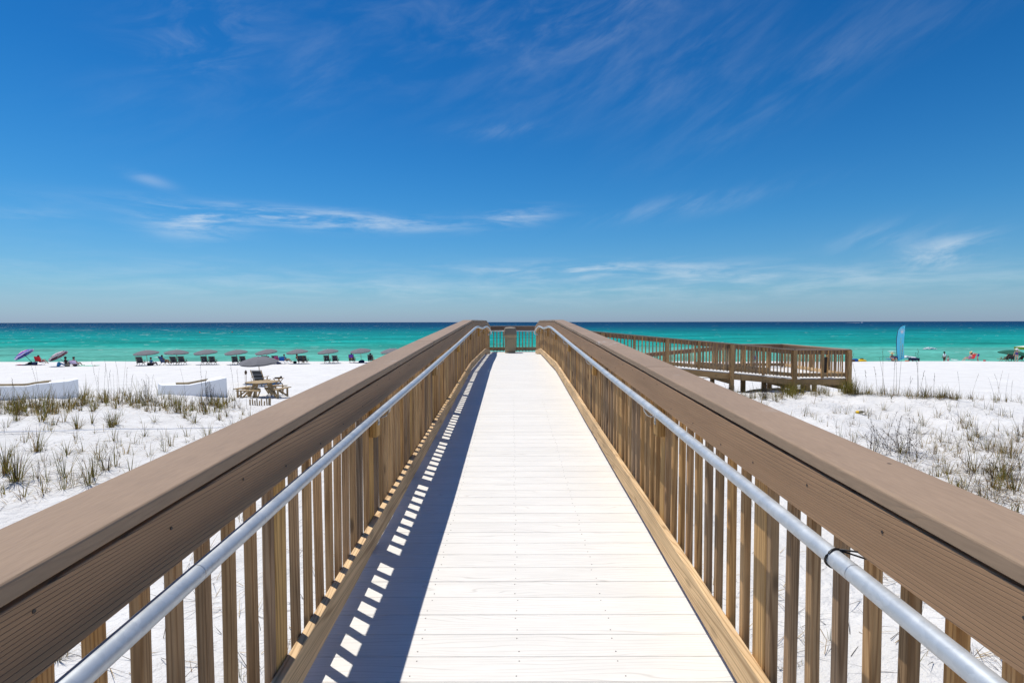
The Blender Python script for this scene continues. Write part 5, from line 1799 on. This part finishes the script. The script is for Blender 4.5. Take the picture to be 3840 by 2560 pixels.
GR = GB()
for px, py, sz, n in ((3015, 1560, .45, 22), (3035, 1552, .3, 12), (3130, 1552, .38, 20), (3175, 1555, .4, 22), (3200, 1570, .3, 14), (3245, 1558, .42, 22), (3310, 1540, .5, 30), (3190, 1600, .3, 10), (3220, 1600, .3, 12),
                      (3290, 1575, .3, 12), (3185, 1635, .35, 8), (3150, 1665, .5, 20), (3195, 1685, .55, 34), (3445, 1630, .45, 34), (3465, 1600, .5, 24), (3440, 1590, .5, 18), (3520, 1560, .4, 16), (3600, 1590, .5, 26),
                      (3620, 1610, .5, 36), (3660, 1640, .5, 40), (3640, 1655, .5, 40), (3700, 1690, .55, 50), (3760, 1700, .6, 60), (3790, 1720, .6, 60), (3650, 1770, .6, 60), (3760, 1800, .65, 80), (3720, 1830, .55, 50), (3800, 1840, .5, 50),
                      (3830, 1640, .6, 50), (3820, 1660, .5, 40), (3530, 1660, .4, 24), (3560, 1690, .4, 22), (3380, 1755, .4, 20), (3520, 1790, .4, 40), (3550, 1780, .45, 44), (3480, 1800, .4, 30), (3600, 1850, .4, 30), (3570, 1840, .4, 30),
                      (3680, 1870, .4, 24), (3420, 1780, .35, 20), (3760, 1560, .4, 12), (3720, 1540, .45, 16), (3790, 1570, .4, 10), (3340, 1600, .3, 8), (3000, 1620, .4, 14), (2960, 1570, .35, 14), (2870, 1530, .35, 16), (2850, 1515, .35, 16),
                      (2910, 1505, .4, 24), (2940, 1500, .35, 18), (3100, 1600, .3, 8), (3400, 1560, .3, 10), (3560, 1540, .3, 10)):
    tuft(GR, at(px, py), sz * random.uniform(.75, 1.0), int(n * .75), .48, .009, 1.05, .5)
# along the crest and the ramp
for _ in range(150):
    px = random.uniform(3180, 3860)
    py = lerp_pts([(3180, 1476), (3300, 1478), (3443, 1487), (3600, 1494), (3700, 1500), (3860, 1512)], px) + abs(random.gauss(0, 6))
    tuft(GR, at(px, py), random.uniform(.25, .5), random.randint(4, 12), .5, .010, 1.0, .4)
for _ in range(120):
    px = random.uniform(2690, 3120)
    py = lerp_pts([(2690, 1515), (2800, 1500), (2900, 1495), (3000, 1475), (3120, 1478)], px) + random.gauss(0, 9)
    tuft(GR, at(px, py), random.uniform(.25, .5), random.randint(6, 16), .55, .008, .8, .3)
for _ in range(40):
    tuft(GR, at(random.gauss(3185, 16), 1474 + random.gauss(0, 4)), random.uniform(.4, .7), 14, .95, .008, .9, .2)
for _ in range(30):
    tuft(GR, at(random.gauss(2965, 22), 1482 + random.gauss(0, 8)), random.uniform(.4, .6), 12, .9, .008, .9, .2)
for _ in range(230):
    px, py = random.uniform(2900, 3850), random.uniform(1500, 1960)
    if py > 1430 + (px - 2700) * .47: continue
    tuft(GR, at(px, py), random.uniform(.15, .36), random.randint(4, 10), .4, .0085, 1.15, .5)
for _ in range(120):
    px, py = random.gauss(3690, 120), random.gauss(1770, 90)
    if px > 3860 or py > 1425 + (px - 2700) * .47: continue
    tuft(GR, at(px, py), random.uniform(.2, .4), random.randint(4, 10), .5, .0085, 1.2, .55)
for px, top in ((3178, 1), (3215, 1.1), (3248, .8), (3290, .9), (3310, 1.4), (3318, 1.3), (3350, 1.3), (3362, 1.5), (3370, 1.5), (3400, .9), (3410, 1.0), (3440, 1.5), (3445, 1.4), (3450, .8), (3475, .7), (3600, 1.35), (3500, .7), (3640, 1.2),
                (3730, 1.0), (3740, 1.3), (3770, 1.2), (3790, .9), (3755, 1.2), (3170, 1.3), (2830, .8), (2890, .9), (2920, .8), (2760, .7), (2780, .75), (2870, .8)):
    py = lerp_pts([(2690, 1505), (2900, 1492), (3180, 1476), (3300, 1480), (3443, 1490), (3700, 1502), (3860, 1516)], px)
    stalk(GR, at(px, py), top * random.uniform(.9, 1.1), random.uniform(.02, .2), random.random() < .8, .011)
for px, py, sz, n in ((3430, 2455, .42, 10), (3400, 2475, .12, 10), (3110, 2390, .22, 6), (3030, 2420, .16, 6), (2960, 2225, .1, 8), (3010, 2510, .08, 8), (3130, 2195, .09, 6), (3740, 2440, .3, 8), (2700, 1750, .3, 10), (2820, 1900, .25, 8)):
    tuft(GR, at(px, py), sz, n, .65, .004, 1.0, .4)
litter(GR, 330, (2900, 3850), (1500, 1960), lambda x, y: y < 1425 + (x - 2700) * .47)
litter(GR, 260, (3330, 3850), (1640, 1900), lambda x, y: y < 1425 + (x - 2700) * .47)
litter(GR, 60, (2500, 3800), (1900, 2550), lambda x, y: True)
tag(GR.build('dune_grass', (8, 12, -2.6)), 'olive and dark beach grass growing on the right dune', kind='stuff')


def bush(label, px, py, n, L, lean, curly, seed, green=.0, wide=1.0):
    random.seed(seed)
    p = at(px, py)
    g = GB()
    for _ in range(n):
        q = p + Vector((random.gauss(0, .10 * wide), random.gauss(0, .07 * wide), 0)); q.z = zg(q.x, q.y) - .02
        stalk(g, q, L * random.uniform(.5, 1.0), random.uniform(.02, lean), False, .008, random.choice(DARKS), curly)
    tuft(g, p, L * .45, 30, .5 + green, .007, 1.0, .4)
    o_ = g.build('shrub', tuple(p))
    tag(o_, label, 'plant')


bush('dark leafless seed stalks rising from the left dune grass below the first umbrella', 553, 1505, 14, 1.25, .14, 16, 3, .2)
bush('dark curled seed stalks in front of the white box beside the picnic table', 790, 1512, 26, .95, .42, 12, 4, .3)
bush('tall dark twigs with a green foot just above the right railing', 3276, 1728, 9, 1.05, .25, 6, 5)
bush('wide tangle of dark bare twigs, largest on the right dune', 3375, 1702, 44, 1.0, 1.15, 8, 6, 0, 2.2)
bush('dark dry shrub on the far lower right dune', 3765, 1790, 26, .5, .9, 6, 8, .3, 2.0)
bush('dry seed stalks under the ramp platform, right of the tall post', 2865, 1500, 20, .7, .35, 10, 9, .2)
bush('thin dark stalks left of the tall post of the ramp', 2735, 1512, 16, .6, .3, 8, 10)
